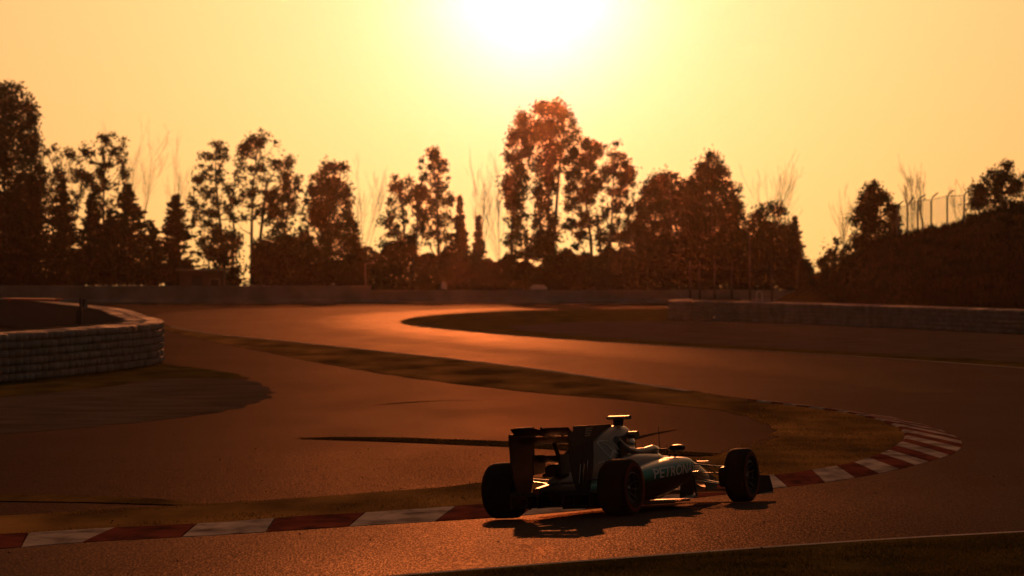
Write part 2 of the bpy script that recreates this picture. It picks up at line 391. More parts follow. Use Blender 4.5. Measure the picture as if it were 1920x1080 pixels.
# foreground grass beyond the white line
nearp = smooth_path(pp([(2300, 976)] + NEAR), .6)
def offset(path, d):
    out = []
    for i, p in enumerate(path):
        t = (path[min(i + 1, len(path) - 1)] - path[max(i - 1, 0)]).normalized(); out.append(p + Vector((-t.y, t.x)) * d)
    return out
fg = offset(nearp, .16)
sheet('foreground_grass', fg + [Vector((-8, 30)), Vector((22, 30))], .02, M_GRASS, 'dark grass bank beside the white edge line of the track')
ribbon('edge_line', offset(nearp, .04), .2, .012, M_LINE, 'white edge line between the track and the foreground grass')
ribbon('edge_line', offset(smooth_path(pp(INNER[:8]), 1.5), .12), .18, .014, M_LINE, 'white edge line along the inside of the bend beyond the kerb')
ribbon('edge_line', offset(smooth_path(pp(ISLAND[7:]), 1.5), .2), .18, .016, M_LINE, 'white edge line along the far side of the bend')

# smooth rubbered racing line
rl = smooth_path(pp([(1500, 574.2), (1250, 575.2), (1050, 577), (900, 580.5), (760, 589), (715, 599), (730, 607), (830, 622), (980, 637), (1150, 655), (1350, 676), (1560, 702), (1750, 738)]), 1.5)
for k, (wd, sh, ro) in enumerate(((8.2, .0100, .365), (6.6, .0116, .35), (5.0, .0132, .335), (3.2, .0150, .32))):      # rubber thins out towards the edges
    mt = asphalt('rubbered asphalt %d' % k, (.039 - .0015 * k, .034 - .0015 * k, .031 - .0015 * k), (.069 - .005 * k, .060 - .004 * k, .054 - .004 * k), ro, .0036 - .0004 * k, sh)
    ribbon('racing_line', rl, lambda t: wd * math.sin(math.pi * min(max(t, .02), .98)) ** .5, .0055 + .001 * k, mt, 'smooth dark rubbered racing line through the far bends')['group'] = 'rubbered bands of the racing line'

# skid marks and rubber crumbs
skids = [[(1150, 840), (1180, 826), (1225, 814), (1270, 806)],
         [(700, 760), (820, 752), (930, 750)],
         ]
for i, s in enumerate(skids):
    ribbon('skid_mark', smooth_path(pp(s), .8), lambda t: .03 + .11 * math.sin(math.pi * t) ** .6, .009, M_RUBBERMARK, 'thin dark tyre mark curving over the asphalt')['group'] = 'tyre marks on the asphalt'
mb = MB()
for i in range(230):
    px, py = random.uniform(0, 1920), random.choice((random.uniform(740, 1060), random.uniform(840, 1040)))
    p = gp(px, py)
    r = random.choice((.006, .008, .012, .016)); a = random.uniform(0, 6.28)
    e = Vector((math.cos(a), math.sin(a), 0)) * r; g = Vector((-e.y, e.x, 0)) * .6; up = Vector((0, 0, r * .9)); p = p + Vector((0, 0, .012))
    mb.add([p - e - g, p + e - g, p + e + g, p - e + g, p + up], [(0, 1, 4), (1, 2, 4), (2, 3, 4), (3, 0, 4), (3, 2, 1, 0)])
tag(mb.build('rubber_crumbs', M_RUBBERMARK, fix=False), 'tiny crumbs of tyre rubber scattered over the asphalt', None, None, 'stuff')

# ------------------------------------------------------------------ kerb, every painted block on its own
kerb = empty('kerb', (0, 0, 0)); tag(kerb, 'red and white painted kerb round the inside of the bend', None, None, 'structure')
kfp, kbp = smooth_path(pp(KF), .05), smooth_path(pp(KB), .05)
def arc(path):
    a = [0]
    for i in range(1, len(path)): a.append(a[-1] + (path[i] - path[i - 1]).length)
    return a
af, ab = arc(kfp), arc(kbp)
def samp(path, a, s):
    lo, hi = 0, len(a) - 1
    while hi - lo > 1:
        m = (lo + hi) // 2
        if a[m] <= s: lo = m
        else: hi = m
    t = (s - a[lo]) / max(a[hi] - a[lo], 1e-6); return path[lo].lerp(path[hi], min(max(t, 0), 1))
# pair both edges through their shared control points
cf = [min(range(len(kfp)), key=lambda i: (kfp[i] - p).length) for p in pp(KF)]; cb = [min(range(len(kbp)), key=lambda i: (kbp[i] - p).length) for p in pp(KB)]
def rung(t):                                     # t in control-point units
    i = min(int(t), len(KF) - 2); u = t - i
    return samp(kfp, af, af[cf[i]] + (af[cf[i + 1]] - af[cf[i]]) * u), samp(kbp, ab, ab[cb[i]] + (ab[cb[i + 1]] - ab[cb[i]]) * u)
fine = [rung(i * .02) for i in range(int((len(KF) - 1) / .02) + 1)]
acc = [0.0]
for i in range(1, len(fine)): acc.append(acc[-1] + ((fine[i][0] - fine[i - 1][0]).length + (fine[i][1] - fine[i - 1][1]).length) / 2)
s0 = acc[150]                                    # colour change at the third control point
k = -2; nb = 0; blk = 1.42
def rung_at(s):
    lo = min(range(len(acc)), key=lambda i: abs(acc[i] - s)); return fine[lo]
s = s0 - 4 * blk; idx = 0
while s < acc[-1] - .2:
    e = min(s + blk, acc[-1]); a0 = max(s, 0)
    if e > a0 + .05:
        mb = MB(); secs = []
        for q in range(4):
            f, b = rung_at(a0 + .012 + (e - a0 - .024) * q / 3)
            w = (b - f); sec = []
            wear = random.uniform(-.003, .003)
            for t, z in ((0, -.03), (0, .010), (.3, .024), (.75, .036), (.94, .036), (1, .012), (1, -.03)):
                p = f + w * t; sec.append((p.x, p.y, h(p.x, p.y) + z + (wear if z > 0 else 0)))
            secs.append(sec)
        mb.loft(secs)
        mb.build('kerb_block', M_KRED if idx % 2 == 0 else M_KWHITE, kerb)
    s = e; idx += 1

# ------------------------------------------------------------------ grass blades
def blades(name, poly, n, hmin, hmax, wd, material, label, up=.01):
    xs = [p.x for p in poly]; ys = [p.y for p in poly]; vs = []; fs = []; tries = 0
    while len(fs) < n and tries < n * 12:
        tries += 1
        x, y = random.uniform(min(xs), max(xs)), random.uniform(min(ys), max(ys))
        if not inside((x, y), poly): continue
        if math.sin(x * 2.1 + 1.3 * math.sin(y * .9)) * math.sin(y * 1.3 + x) < random.uniform(-.9, .35): continue
        z = h(x, y) + up; a = random.uniform(0, math.pi); hh = random.uniform(hmin, hmax); w = wd * random.uniform(.6, 1.3)
        lx, ly = random.uniform(-.6, .6) * hh, random.uniform(-.6, .6) * hh; o = len(vs)
        vs += [(x - math.cos(a) * w, y - math.sin(a) * w, z), (x + math.cos(a) * w, y + math.sin(a) * w, z), (x + lx, y + ly, z + hh)]; fs.append((o, o + 1, o + 2))
    mb = MB(); mb.v = vs; mb.f = fs
    return tag(mb.build(name, material, fix=False), label, None, None, 'stuff')
fgp = [p for p in offset(nearp, .45) if -3 < p.x < 8.5] + [Vector((-2.5, 42)), Vector((8.5, 42))]
blades('grass_blades', fgp, 34000, .012, .045, .007, M_BLADE, 'blades of dark grass on the bank beside the white edge line', .02)
blades('grass_blades', list(reversed(vin2)) + kb[:len(kb) // 2], 5000, .015, .04, .008, M_DRYBLADE, 'sparse short grass stubble on the verge behind the kerb')
blades('grass_blades', st + sb, 2500, .008, .026, .010, M_BLADE, 'short grass blades on the long strip across the run-off')
blades('grass_blades', pp([(1456, 812), (1400, 781), (1402, 755), (1567, 774), (1650, 792), (1694, 818), (1660, 845), (1530, 882), (1350, 900), (1335, 855)]), 5000, .015, .04, .01, M_DRYBLADE, 'dry grass stubble between the kerb and the rounded run-off tip')

# ------------------------------------------------------------------ tyre barriers
def tyre_mesh():
    mb = MB(); mb.lathe([(.12, .016), (.24, .004), (.285, .03), (.298, .1), (.285, .17), (.24, .196), (.12, .184)], 12, 'Z')
    me = mb.mesh('barrier_tyre'); me.polygons.foreach_set('use_smooth', [True] * len(me.polygons)); return me
TM = {}
for nm, mm in (('a', M_TYREWALL), ('b', M_TYREDARK)):
    TM[nm] = tyre_mesh(); TM[nm].materials.append(mm)
def even(path, step):
    a = arc(path); return [samp(path, a, step * i) for i in range(int(a[-1] / step) + 1)], a
def tyre_wall(label, plan, rows, singles, side, order):
    root = empty('tyre_barrier', (plan[0][0], plan[0][1], 0)); tag(root, label, 'tyre barrier')
    path = smooth_path([Vector(p) for p in plan], .1); pts, _ = even(path, .6)
    org = Vector((plan[0][0], plan[0][1], 0)); rest = MB(); rest2 = MB(); count = 0
    lat = tyre_mesh(); lv = [v.co.copy() for v in lat.vertices]; lf = [tuple(p.vertices) for p in lat.polygons]
    cols = list(enumerate(pts)); cols.sort(key=lambda c: order(c[1]))
    for rank, (i, p) in enumerate(cols):
        t = (pts[min(i + 1, len(pts) - 1)] - pts[max(i - 1, 0)]).normalized(); n = Vector((-t.y, t.x)) * side
        for r in range(rows):
            z = r * .2 + h(p.x, p.y)
            off = t * random.uniform(-.05, .05) + n * random.uniform(-.03, .03); rot = random.uniform(0, 6.28); tilt = random.uniform(-.012, .012)
            if count < singles:
                o = bpy.data.objects.new('tyre', TM['b' if random.random() < .3 else 'a']); COL.objects.link(o); o.parent = root
                o.location = (p.x + off.x - org.x, p.y + off.y - org.y, z); o.rotation_euler = (tilt, tilt, rot); count += 1
            else:
                mm = Matrix.Translation((p.x + off.x - org.x, p.y + off.y - org.y, z)) @ Matrix.Rotation(rot, 4, 'Z')
                (rest if random.random() < .7 else rest2).add([mm @ v for v in lv], lf)
            q = p + n * .61                                     # second row of tyres behind
            mm = Matrix.Translation((q.x + off.x - org.x, q.y + off.y - org.y, z)) @ Matrix.Rotation(rot, 4, 'Z')
            if r >= rows - 2: (rest if random.random() < .7 else rest2).add([mm @ v for v in lv], lf)
    for b, m_ in ((rest, M_TYREWALL), (rest2, M_TYREDARK)):
        if b.v: tag(b.build('tyre_stack', m_, root, smooth=True, fix=False), kind='stuff')
    # belt strip strapped on the rear edge
    st_ = MB(); sec = []
    for i, p in enumerate(pts):
        t = (pts[min(i + 1, len(pts) - 1)] - pts[max(i - 1, 0)]).normalized(); n = Vector((-t.y, t.x)) * side; q = p + n * .93 - org.xy
        w = n * .04; z0 = h(p.x, p.y)
        sec.append([(q.x - w.x, q.y - w.y, z0), (q.x + w.x, q.y + w.y, z0), (q.x + w.x, q.y + w.y, rows * .2 + .03), (q.x - w.x, q.y - w.y, rows * .2 + .03)])
    st_.loft(sec); st_.build('rear_belt', M_BELT, root)
    return root
tyre_wall('curved grey painted tyre barrier enclosing a bay beside the gravel patch',
          [(-15.7, 101), (-14.2, 108), (-12.85, 115.8), (-12.05, 120.5), (-11.3, 127), (-10.85, 132), (-10.6, 136.5), (-10.75, 141), (-11.2, 146), (-12.3, 155), (-14.7, 176), (-17.2, 191), (-20.9, 211), (-25.3, 228), (-31.3, 248)], 6, 294, 1, lambda p: p.y)
tyre_wall('long straight grey tyre barrier behind the gravel trap below the hill',
          [(11.4, 251), (9.6, 248.5), (8.5, 244.5), (8.65, 240), (11.9, 231.6), (14.95, 220), (17.7, 208), (21.2, 192.7), (25.7, 174)], 5, 295, 1, lambda p: p.y)
a = gp(45, 571, 0); b = MB()
b.box((-21.9, 214.5, 1.27), (4.4, .5, .07), Matrix.Rotation(R(-52), 3, 'Z')).box((-21.9, 214.5, 1.2), (4.2, .08, .12), Matrix.Rotation(R(-52), 3, 'Z'))
tag(b.build('barrier_pad', M_REDPAD), 'flat red pad lying on top of the curved tyre barrier', 'pad')

# far wall of concrete blocks
wall = empty('barrier_wall', (0, 333, 0)); tag(wall, 'long low concrete block wall in front of the far trees', 'barrier wall')
x = -46.0
while x < 31:
    px = 960 + F * x / 333
    hh = 1.27 if px < 618 else .96
    hh += random.uniform(-.015, .015)
    mb = MB(); wd = 2.98
    mb.loft([[(x, y, z) for y, z in ((-.32, 0), (-.32, .15), (-.16, .35), (-.13, hh), (.13, hh), (.16, .35), (.32, .15), (.32, 0))],
             [(x + 2.997, y, z) for y, z in ((-.32, 0), (-.32, .15), (-.16, .35), (-.13, hh), (.13, hh), (.16, .35), (.32, .15), (.32, 0))]])
    o = mb.build('barrier_block', M_CONC, wall); o.location.y = random.uniform(-.02, .02) + (0.0 if px < 618 else .25)
    x += 3.0

# marker post in the tyre bay
D = 160.0; base = Vector(((147 - 960) / F * D, D, 0))
t = empty('marker_post', base); tag(t, 'dark marker post with a small F board inside the tyre bay', 'marker post')
mb = MB(); mb.tube([(0, 0, 0), (.05, 0, .9), (.06, 0, 1.74)], .028, 8); mb.build('post', M_DARKPAINT, t)
mb = MB(); mb.loft([[(-.06 - .02, -.1, .88), (.11, -.1, .88), (.11, .1, .88), (-.08, .1, .88)], [(-.05, -.1, 1.3), (.13, -.1, 1.33), (.13, .1, 1.33), (-.05, .1, 1.3)], [(0, -.08, 1.38), (.1, -.08, 1.4), (.1, .08, 1.4), (0, .08, 1.38)]])
mb.build('box', M_DARKPAINT, t)
mb = MB(); mb.box((.2, 0, 1.56), (.22, .03, .34)); bd = mb.build('board', M_CONC, t)
mb = MB(); mb.box((.165, -.018, 1.56), (.05, .006, .28)).box((.225, -.018, 1.675), (.07, .006, .045)).box((.215, -.018, 1.575), (.055, .006, .04)); mb.build('letter', M_DARKPAINT, bd)

# ------------------------------------------------------------------ hill, fences and small things beyond
CREST = [(1500, 552), (1540, 532), (1560, 519), (1600, 492), (1650, 465), (1700, 449), (1760, 440), (1800, 430), (1850, 410), (1920, 396), (2000, 384), (2300, 350)]
def crest_px(px):
    for (a, b), (c, d) in zip(CREST, CREST[1:]):
        if px <= c: return b + (d - b) * max(0, (px - a)) / (c - a)
    return CREST[-1][1]
DH = 292.0
def hill_z(x, y):
    px = 960 + F * x / DH; cz = at(px, crest_px(px), DH).z + .3
    lift = .12 * math.sin(x * 2.3 + y * .9) + .10 * math.sin(x * 5.1 - y * 1.7)
    y0 = 246 + max(0, 19 - x) * 1.0
    t = (y - y0) / (DH - y0) if DH > y0 else 1
    if t <= 0: return -.2
    t = min(t, 1.0); s = t * t * (3 - 2 * t)
    return -.2 + (cz + .2) * s + lift * s
nx, ny = 110, 46; vs = []
for j in range(ny):
    for i in range(nx):
        x = 17.0 + i * .55; y = 225 + j * 2.1
        z = hill_z(x, min(y, DH)) - max(0, y - DH) * .03
        if x < 19.5: z = min(z, (x - 17) * .6 - .2)
        vs.append((x, y, z))
mb = MB(); mb.add(vs, [(j * nx + i, j * nx + i + 1, (j + 1) * nx + i + 1, (j + 1) * nx + i) for j in range(ny - 1) for i in range(nx - 1)])
tag(mb.build('hill', M_EARTH, smooth=True, sharp=180, fix=False), 'dark grassy embankment rising behind the straight tyre barrier', None, None, 'structure')
vs = []; fs = []
for i in range(16000):
    x, y = random.uniform(18.5, 40), random.uniform(250, 296); z = hill_z(x, min(y, DH))
    if z < .2: continue
    a = random.uniform(0, 3.14); hh = random.uniform(.1, .42); w = random.uniform(.03, .09); o = len(vs)
    vs += [(x - math.cos(a) * w, y - math.sin(a) * w, z - .05), (x + math.cos(a) * w, y + math.sin(a) * w, z - .05), (x + random.uniform(-.2, .2), y, z + hh)]; fs.append((o, o + 1, o + 2))
mb = MB(); mb.v = vs; mb.f = fs
tag(mb.build('hill_grass', M_NEEDLE, fix=False), 'long rough grass covering the embankment', None, None, 'stuff')

# mesh fence with bent-over post tops on the hill
DF = 291.0
posts = [(1682, 450, 386, 1694, 377), (1701.5, 450, 383, 1714, 369), (1721, 449, 374, 1736, 365), (1746, 444, 372, 1759, 361), (1776, 438, 365, 1789, 356), (1808, 430, 364, 1821, 353)]
fence = empty('mesh_fence', at(1746, 444, DF)); tag(fence, 'wire mesh fence with bent-over post tops along the hill crest', 'fence'); fo = fence.location
for px, b, bend, tx, ty in posts:
    mb = MB(); p0 = at(px, b + 6, DF) - fo; p1 = at(px, bend + 4, DF) - fo; p2 = at(px + 2.5, bend - 2, DF) - fo; p3 = at(tx, ty, DF) - fo
    mb.tube([p0, p1, p2, p3], [.055, .055, .05, .04], 8); mb.build('post', M_STEEL, fence, smooth=True)
mb = MB(); mb.tube([at(1736, 372, DF) - fo, at(1727, 376, DF) - fo, at(1725, 396, DF) - fo, at(1731, 420, DF) - fo, at(1727, 450, DF) - fo], .05, 8); mb.build('brace', M_STEEL, fence, smooth=True)
mb = MB(); mb.tube([at(1776, 417, DF) - fo, at(1769, 421, DF) - fo, at(1765, 440, DF) - fo], .045, 8); mb.build('brace', M_STEEL, fence, smooth=True)
for (pa, pb) in zip(posts, posts[1:]):
    A0, A1 = at(pa[0], pa[1] + 4, DF) - fo, at(pa[0], pa[2] + 2, DF) - fo; B0, B1 = at(pb[0], pb[1] + 4, DF) - fo, at(pb[0], pb[2] + 2, DF) - fo
    mb = MB(); n = 22
    for k in range(-n, n + 1):                                   # diamond mesh
        for sgn in (1, -1):
            def P(u, w): return (A0.lerp(B0, u)).lerp(A1.lerp(B1, u), w)
            # line w = 2.2*(u) * sgn + c clipped to the unit square
            c = k / n * 2.4; sl = 1.0 * sgn
            us = sorted((max(0, min(1, (0 - c) / sl)), max(0, min(1, (1 - c) / sl))))
            if us[1] - us[0] < .02: continue
            mb.tube([P(us[0], sl * us[0] + c), P(us[1], sl * us[1] + c)], .0085, 3, cap=False)
    mb.tube([A1, B1], .018, 5); mb.build('mesh_panel', M_STEEL, fence, fix=False)

# debris fence posts in front of the far wall, behind the straight barrier
df = empty('debris_fence', at(1390, 571, 318)); tag(df, 'row of dark fence posts with cables before the far wall', 'fence'); do = df.location.copy(); do.z = 0; df.location.z = 0
px_list = (1294, 1312, 1340, 1372, 1406, 1447, 1495, 1540)
for px in px_list:
    x = (px - 960) / F * 318; top = 2.7 if px != 1406 else 4.6
    mb = MB(); mb.box((x - do.x, 0, top / 2), (.13, .13, top)).tube([(x - do.x, 0, top - .01), (x - do.x, -.35, top + .35)], .035, 6); mb.build('post', M_DARKPAINT, df)
for z in (.6, 1.1, 1.6, 2.1, 2.6):
    mb = MB(); mb.tube([((px_list[0] - 960) / F * 318 - do.x, -.07, z), ((px_list[-1] - 960) / F * 318 - do.x, -.07, z)], .007, 5); mb.build('cable', M_DARKPAINT, df)
t = empty('number_board', (( 1424 - 960) / F * 316, 316, 0)); tag(t, 'small white hooped board beside the dark fence posts', 'board')
mb = MB(); mb.tube([(-.19, 0, 0), (-.19, 0, .85), (-.12, 0, .98), (.1, 0, .98), (.18, 0, .85), (.18, 0, 0)], .05, 6); mb.build('hoop', M_SIGNWHITE, t)
mb = MB(); mb.tube([(-.05, 0, .62), (.0, 0, .8), (.05, 0, .62)], .03, 6).tube([(0, 0, .8), (0, 0, .98)], .02, 6); mb.build('bracket', M_DARKPAINT, t)

# hut beyond the wall
t = empty('hut', (at(380, 530, 341).x, 341, 0)); tag(t, 'small flat-roofed hut among the conifers behind the far wall', 'hut')
M_HUT = mat('hut render', (.07, .055, .047), .9, noise=(1.5, (.10, .08, .07), 5))
mb = MB(); mb.box((0, 0, 1.15), (3.2, 2.4, 2.3)); mb.build('wall', M_HUT, t)
mb = MB(); mb.box((0, -.1, 2.37), (3.7, 2.9, .14)); mb.build('roof', M_CONC, t)
mb = MB(); mb.box((-.3, -1.21, 1.0), (.8, .06, 2.0)); dd = mb.build('door', M_DARKPAINT, t)
mb = MB(); mb.box((.0, -1.26, 1.0), (.1, .05, .03)); mb.build('handle', M_STEEL, dd)
mb = MB(); mb.box((.95, -1.21, 1.45), (.75, .05, .6)); wn = mb.build('window', M_CONC, t)
M_GLASS = mat('dark glass', (.02, .02, .02), .1)
mb = MB(); mb.box((.95, -1.245, 1.45), (.62, .03, .47)); mb.build('pane', M_GLASS, wn)
# slim posts and boxes behind the wall
t = empty('lamp_post', (at(685, 530, 338).x, 338, 0)); tag(t, 'slim grey lamp post rising behind the far wall', 'lamp post')
mb = MB(); mb.tube([(0, 0, 0), (0, 0, 2.85)], [.06, .04], 8); mb.build('pole', M_STEEL, t)
mb = MB(); mb.tube([(0, 0, 2.82), (.5, 0, 2.88)], .025, 6); mb.build('arm', M_STEEL, t)
mb = MB(); mb.loft([[(.4, -.08, 2.84), (.75, -.06, 2.86), (.75, .06, 2.86), (.4, .08, 2.84)], [(.4, -.05, 2.92), (.72, -.04, 2.93), (.72, .04, 2.93), (.4, .05, 2.92)]]); mb.build('lamp_head', M_STEEL, t)
t = empty('marker_board', (at(832, 530, 336).x, 336, 0)); tag(t, 'small white marker board on a post behind the far wall', 'board')
mb = MB(); mb.tube([(0, 0, 0), (0, 0, 1.1)], .035, 6); mb.build('post', M_STEEL, t)
mb = MB(); mb.plate([(-.18, 1.05), (.2, 1.0), (.22, 1.35), (.1, 1.55), (-.15, 1.5)], -.02, .02); mb.build('board', M_SIGNWHITE, t)
t = empty('marker_board', (at(625, 535, 336).x, 336, 0)); tag(t, 'tiny round white reflector on a stake behind the far wall', 'board')
mb = MB(); mb.tube([(0, 0, 0), (0, 0, 1.3)], .03, 6); mb.build('stake', M_DARKPAINT, t)
mb = MB(); mb.lathe([(0, -.02), (.1, -.02), (.1, .02), (0, .02)], 12, 'Y', (0, -.03, 1.36)); mb.build('reflector', M_SIGNWHITE, t)
t = empty('equipment_box', (at(1010, 537, 336).x, 336, 0)); tag(t, 'pale equipment box with a sloped lid behind the far wall', 'box')
mb = MB(); mb.box((0, 0, .5), (1.1, .7, 1.0)); mb.build('body', M_CONC, t)
mb = MB(); mb.loft([[(-.62, y, 1.0), (.62, y, 1.0), (.62, y, 1.1), (.38, y, 1.3), (-.38, y, 1.3), (-.62, y, 1.1)] for y in (-.4, .4)]); mb.build('lid', M_SIGNWHITE, t)

# ------------------------------------------------------------------ trees
def gz(D): return -(D - 346) * .015 if D > 346 else 0.0
def leaf(vs, fs, c, s, droop=0.0, long=1.0):
    a = Vector((random.gauss(0, 1), random.gauss(0, 1), random.gauss(0, 1) - droop)).normalized(); b = a.orthogonal().normalized()
    b.rotate(Matrix.Rotation(random.uniform(0, 6.28), 3, a)); o = len(vs)
    a = a * s * long; b = b * s * .55
    vs += [tuple(c - a), tuple(c + b), tuple(c + a), tuple(c - b)]; fs.append((o, o + 1, o + 2, o + 3))
def env_at(env, py):
    if py <= env[0][0]: return env[0][1:]
    for a, b in zip(env, env[1:]):
        if py <= b[0]:
            t = (py - a[0]) / (b[0] - a[0]); return (a[1] + (b[1] - a[1]) * t, a[2] + (b[2] - a[2]) * t)
    return env[-1][1:]
def leaf_tree(name, label, D, env, trunks, rc=.55, fill=1.3, per=34, ls=.17, material=None, droop=.2, long=1.2, group=None, tr=.16, seed=0, vert=1.0, cat='tree', branch=True):
    random.seed(1000 + seed)
    gzv = gz(D); base = at(trunks[0][0][0], 530, D); base.z = gzv
    root = empty(name, base); tag(root, label, cat, group)
    m2 = D / F
    area = sum((b[0] - a[0]) * ((a[2] - a[1]) + (b[2] - b[1])) / 2 for a, b in zip(env, env[1:])) * m2 * m2
    airy = fill < 2.3; rc = rc * (.8 if airy else 1.0)
    n = max(6, int(area * fill * (1.2 if airy else 1.4) / (math.pi * rc * rc)))
    vs = []; fs = []; wood = MB(); tb = []
    for tk in trunks:
        pts = [at(px, py, D) for px, py in tk]; pts[0].z = gzv - .3
        for i in range(1, len(pts)): pts[i].y += random.uniform(-.4, .4)
        rr = [tr * (1 - .8 * i / (len(pts) - 1)) for i in range(len(pts))]
        wood.tube([p - base for p in pts], rr, 7); tb += [(pts[i].lerp(pts[i + 1], u), rr[i]) for i in range(len(pts) - 1) for u in (0, .33, .66)]
    y0, y1 = env[0][0], env[-1][0]; cl = []; tries = 0
    wmax = max(e[2] - e[1] for e in env)
    while len(cl) < n and tries < n * 40:
        tries += 1
        py = random.uniform(y0, y1); xl, xr = env_at(env, py)
        if random.random() > (xr - xl) / wmax: continue
        px = random.uniform(xl, xr); hw = (xr - xl) * m2 / 2; ux = (px - (xl + xr) / 2) / max((xr - xl) / 2, .1)
        c = at(px, py, D); c.y += math.sqrt(max(0, 1 - ux * ux)) * hw * random.uniform(-.9, .9); cl.append(c)
    for c in cl:
        r = rc * random.choice((.55, .8, 1.0, 1.25))
        # keep the clump within the outline
        k = int(1.7 * per * r * r / (rc * rc)) + 4
        for _ in range(k):
            d = Vector((random.gauss(0, .45), random.gauss(0, .45), random.gauss(0, .42 * vert)))
            leaf(vs, fs, c + d * r - base, ls * random.uniform(.45, 1.0), droop, long)
        if branch:
            q = min(tb, key=lambda t: (t[0] - c).length + (1.5 if t[0].z > c.z - .2 else 0))
            mid = q[0].lerp(c, .55) + Vector((random.uniform(-.15, .15), random.uniform(-.15, .15), -.12 * (c - q[0]).length))
            if (c - q[0]).length < 5: wood.tube([q[0] - base, mid - base, c - base], [min(q[1] * .5, .06), .03, .012], 4, cap=False)
    for _ in range(int(area * (8 if airy else 34))):                # loose sprays between the clumps
        py = random.uniform(y0, y1); xl, xr = env_at(env, py)
        if random.random() > (xr - xl) / wmax: continue
        u = random.uniform(-1, 1); c = at((xl + xr) / 2 + u * (xr - xl) * .54, py, D); c.y += math.sqrt(1 - u * u) * (xr - xl) * m2 * .45 * random.uniform(-1, 1)
        for _k in range(3): leaf(vs, fs, c - base + Vector((random.gauss(0, .12), random.gauss(0, .12), random.gauss(0, .12))), ls * random.uniform(.5, 1.0), droop, long)
    wood.build('trunk', M_BARK, root, smooth=True, fix=False)
    mb = MB(); mb.v = vs; mb.f = fs; mb.build('crown', material or M_LEAF, root, fix=False)
    return root
def conifer(label, D, px, ytop, ybot, hw, seed, name='spruce_tree', group=None):
    random.seed(2000 + seed)
    base = at(px, 530, D); base.z = gz(D); top = at(px, ytop, D).z; m2 = D / F
    root = empty(name, base); tag(root, label, 'tree', group); zb = at(px, ybot, D).z
    wood = MB(); wood.tube([(0, 0, -.3), (0, 0, (top - base.z) * .6), (0, 0, top - base.z)], [.16, .09, .015], 7)
    vs = []; fs = []; z = zb
    while z < top - .05:
        t = (z - zb) / (top - zb); rad = hw * m2 * ((1 - t) ** .85) * random.uniform(.75, 1.15) + .08
        for k in range(random.randint(8, 11)):
            a = random.uniform(0, 6.28); rr = rad * random.uniform(.55, 1.1); e = Vector((math.cos(a) * rr, math.sin(a) * rr, random.uniform(-.05, .38) * rr + (.12 if t > .8 else 0)))
            s0 = Vector((0, 0, z - base.z)); wood.tube([s0, s0 + e], [.025, .006], 3, cap=False)
            for j in range(int(10 + rr * 22)):
                u = random.uniform(.1, 1.03); c = s0 + e * u + Vector((random.gauss(0, .09), random.gauss(0, .09), random.gauss(-.05, .07))) * (1.3 - .8 * u) * (.5 + rr * .35)
                leaf(vs, fs, c, random.uniform(.08, .17), .3, 1.4)
        z += random.uniform(.20, .34)
    wood.build('trunk', M_BARK, root, fix=False); mb = MB(); mb.v = vs; mb.f = fs; mb.build('crown', M_NEEDLE, root, fix=False)
def bare(label, D, stems, seed, name='bare_tree', spread=.35, group=None, dens=1.0):
    """stems: (px base, py base, px top, py top)"""
    random.seed(3000 + seed)
    base = at(stems[0][0], 530, D); base.z = gz(D); root = empty(name, base); tag(root, label, 'tree', group); wood = MB(); tw = MB()
    def grow(mb, p, d, ln, r, lev):
        pts = [p]; q = p.copy(); dd = d.copy(); k = 4
        for i in range(k):
            dd = (dd + Vector((random.gauss(0, .07), random.gauss(0, .07), .05))).normalized(); q = q + dd * ln / k; pts.append(q.copy())
        mb.tube([x - base for x in pts], [r * (1 - .7 * i / k) for i in range(k + 1)], 4 if lev < 2 else 3, cap=False)
        if lev < 3:
            for i in range(int((7 if lev == 0 else 4) * dens)):
                u = random.uniform(.25, .98); s = pts[min(int(u * k), k - 1)].lerp(pts[min(int(u * k) + 1, k)], (u * k) % 1)
                nd = (dd + Vector((random.gauss(0, spread * 1.25), random.gauss(0, spread), .1))).normalized()
                grow(tw, s, nd, ln * random.uniform(.35, .6) * (1.1 - .3 * u), r * .42 + .0015, lev + 1)
    for bx, by, tx, ty in stems:
        b = at(bx, by, D); t = at(tx, ty, D); b.z = min(b.z, base.z + 1.2) if by >= 480 else b.z
        if by >= 480: wood.tube([Vector((b.x, D, base.z - .3)) - base, b - base], [.1, .08], 5, cap=False)
        grow(wood, b, (t - b).normalized(), (t - b).length * .80, .024, 0)
    wood.build('trunk', M_TWIG, root, fix=False); tw.build('twigs', M_TWIG, root, fix=False)

G = 'trees standing in the belt beyond the far wall'
# left edge
leaf_tree('eucalyptus_tree', 'tall dense dark tree rising above a row of conifers', 352, [(154, -30, 38), (180, -60, 56), (215, -80, 70), (260, -90, 70), (330, -100, 78), (400, -100, 80), (520, -80, 60)], [[(5, 530), (8, 420), (10, 250), (12, 170)]], .6, 3.4, 44, .17, seed=1)
leaf_tree('eucalyptus_tree', 'thin airy eucalyptus next to the tall dense dark tree', 372, [(276, 92, 132), (300, 70, 152), (340, 62, 160), (400, 66, 150), (470, 80, 140)], [[(112, 530), (114, 420), (116, 300)]], .5, 1.25, 34, .15, seed=2)
leaf_tree('eucalyptus_tree', 'airy eucalyptus with a domed top behind the spiky conifer', 374, [(251, 180, 215), (268, 160, 236), (310, 152, 240), (350, 152, 238), (400, 165, 215), (460, 170, 210)], [[(195, 530), (194, 400), (196, 270)]], .5, 1.35, 34, .15, seed=3)
conifer('dark narrow conifer below the thin airy eucalyptus', 356, 118, 340, 528, 52, 1)
conifer('dark bushy conifer between two airy eucalyptus trees', 350, 172, 362, 530, 55, 2)
conifer('dark bushy conifer at the foot of the tall dense dark tree', 350, 62, 330, 530, 70, 3)
conifer('spiky pointed conifer with a broad dark skirt near the hut', 349, 240, 342, 530, 78, 4)
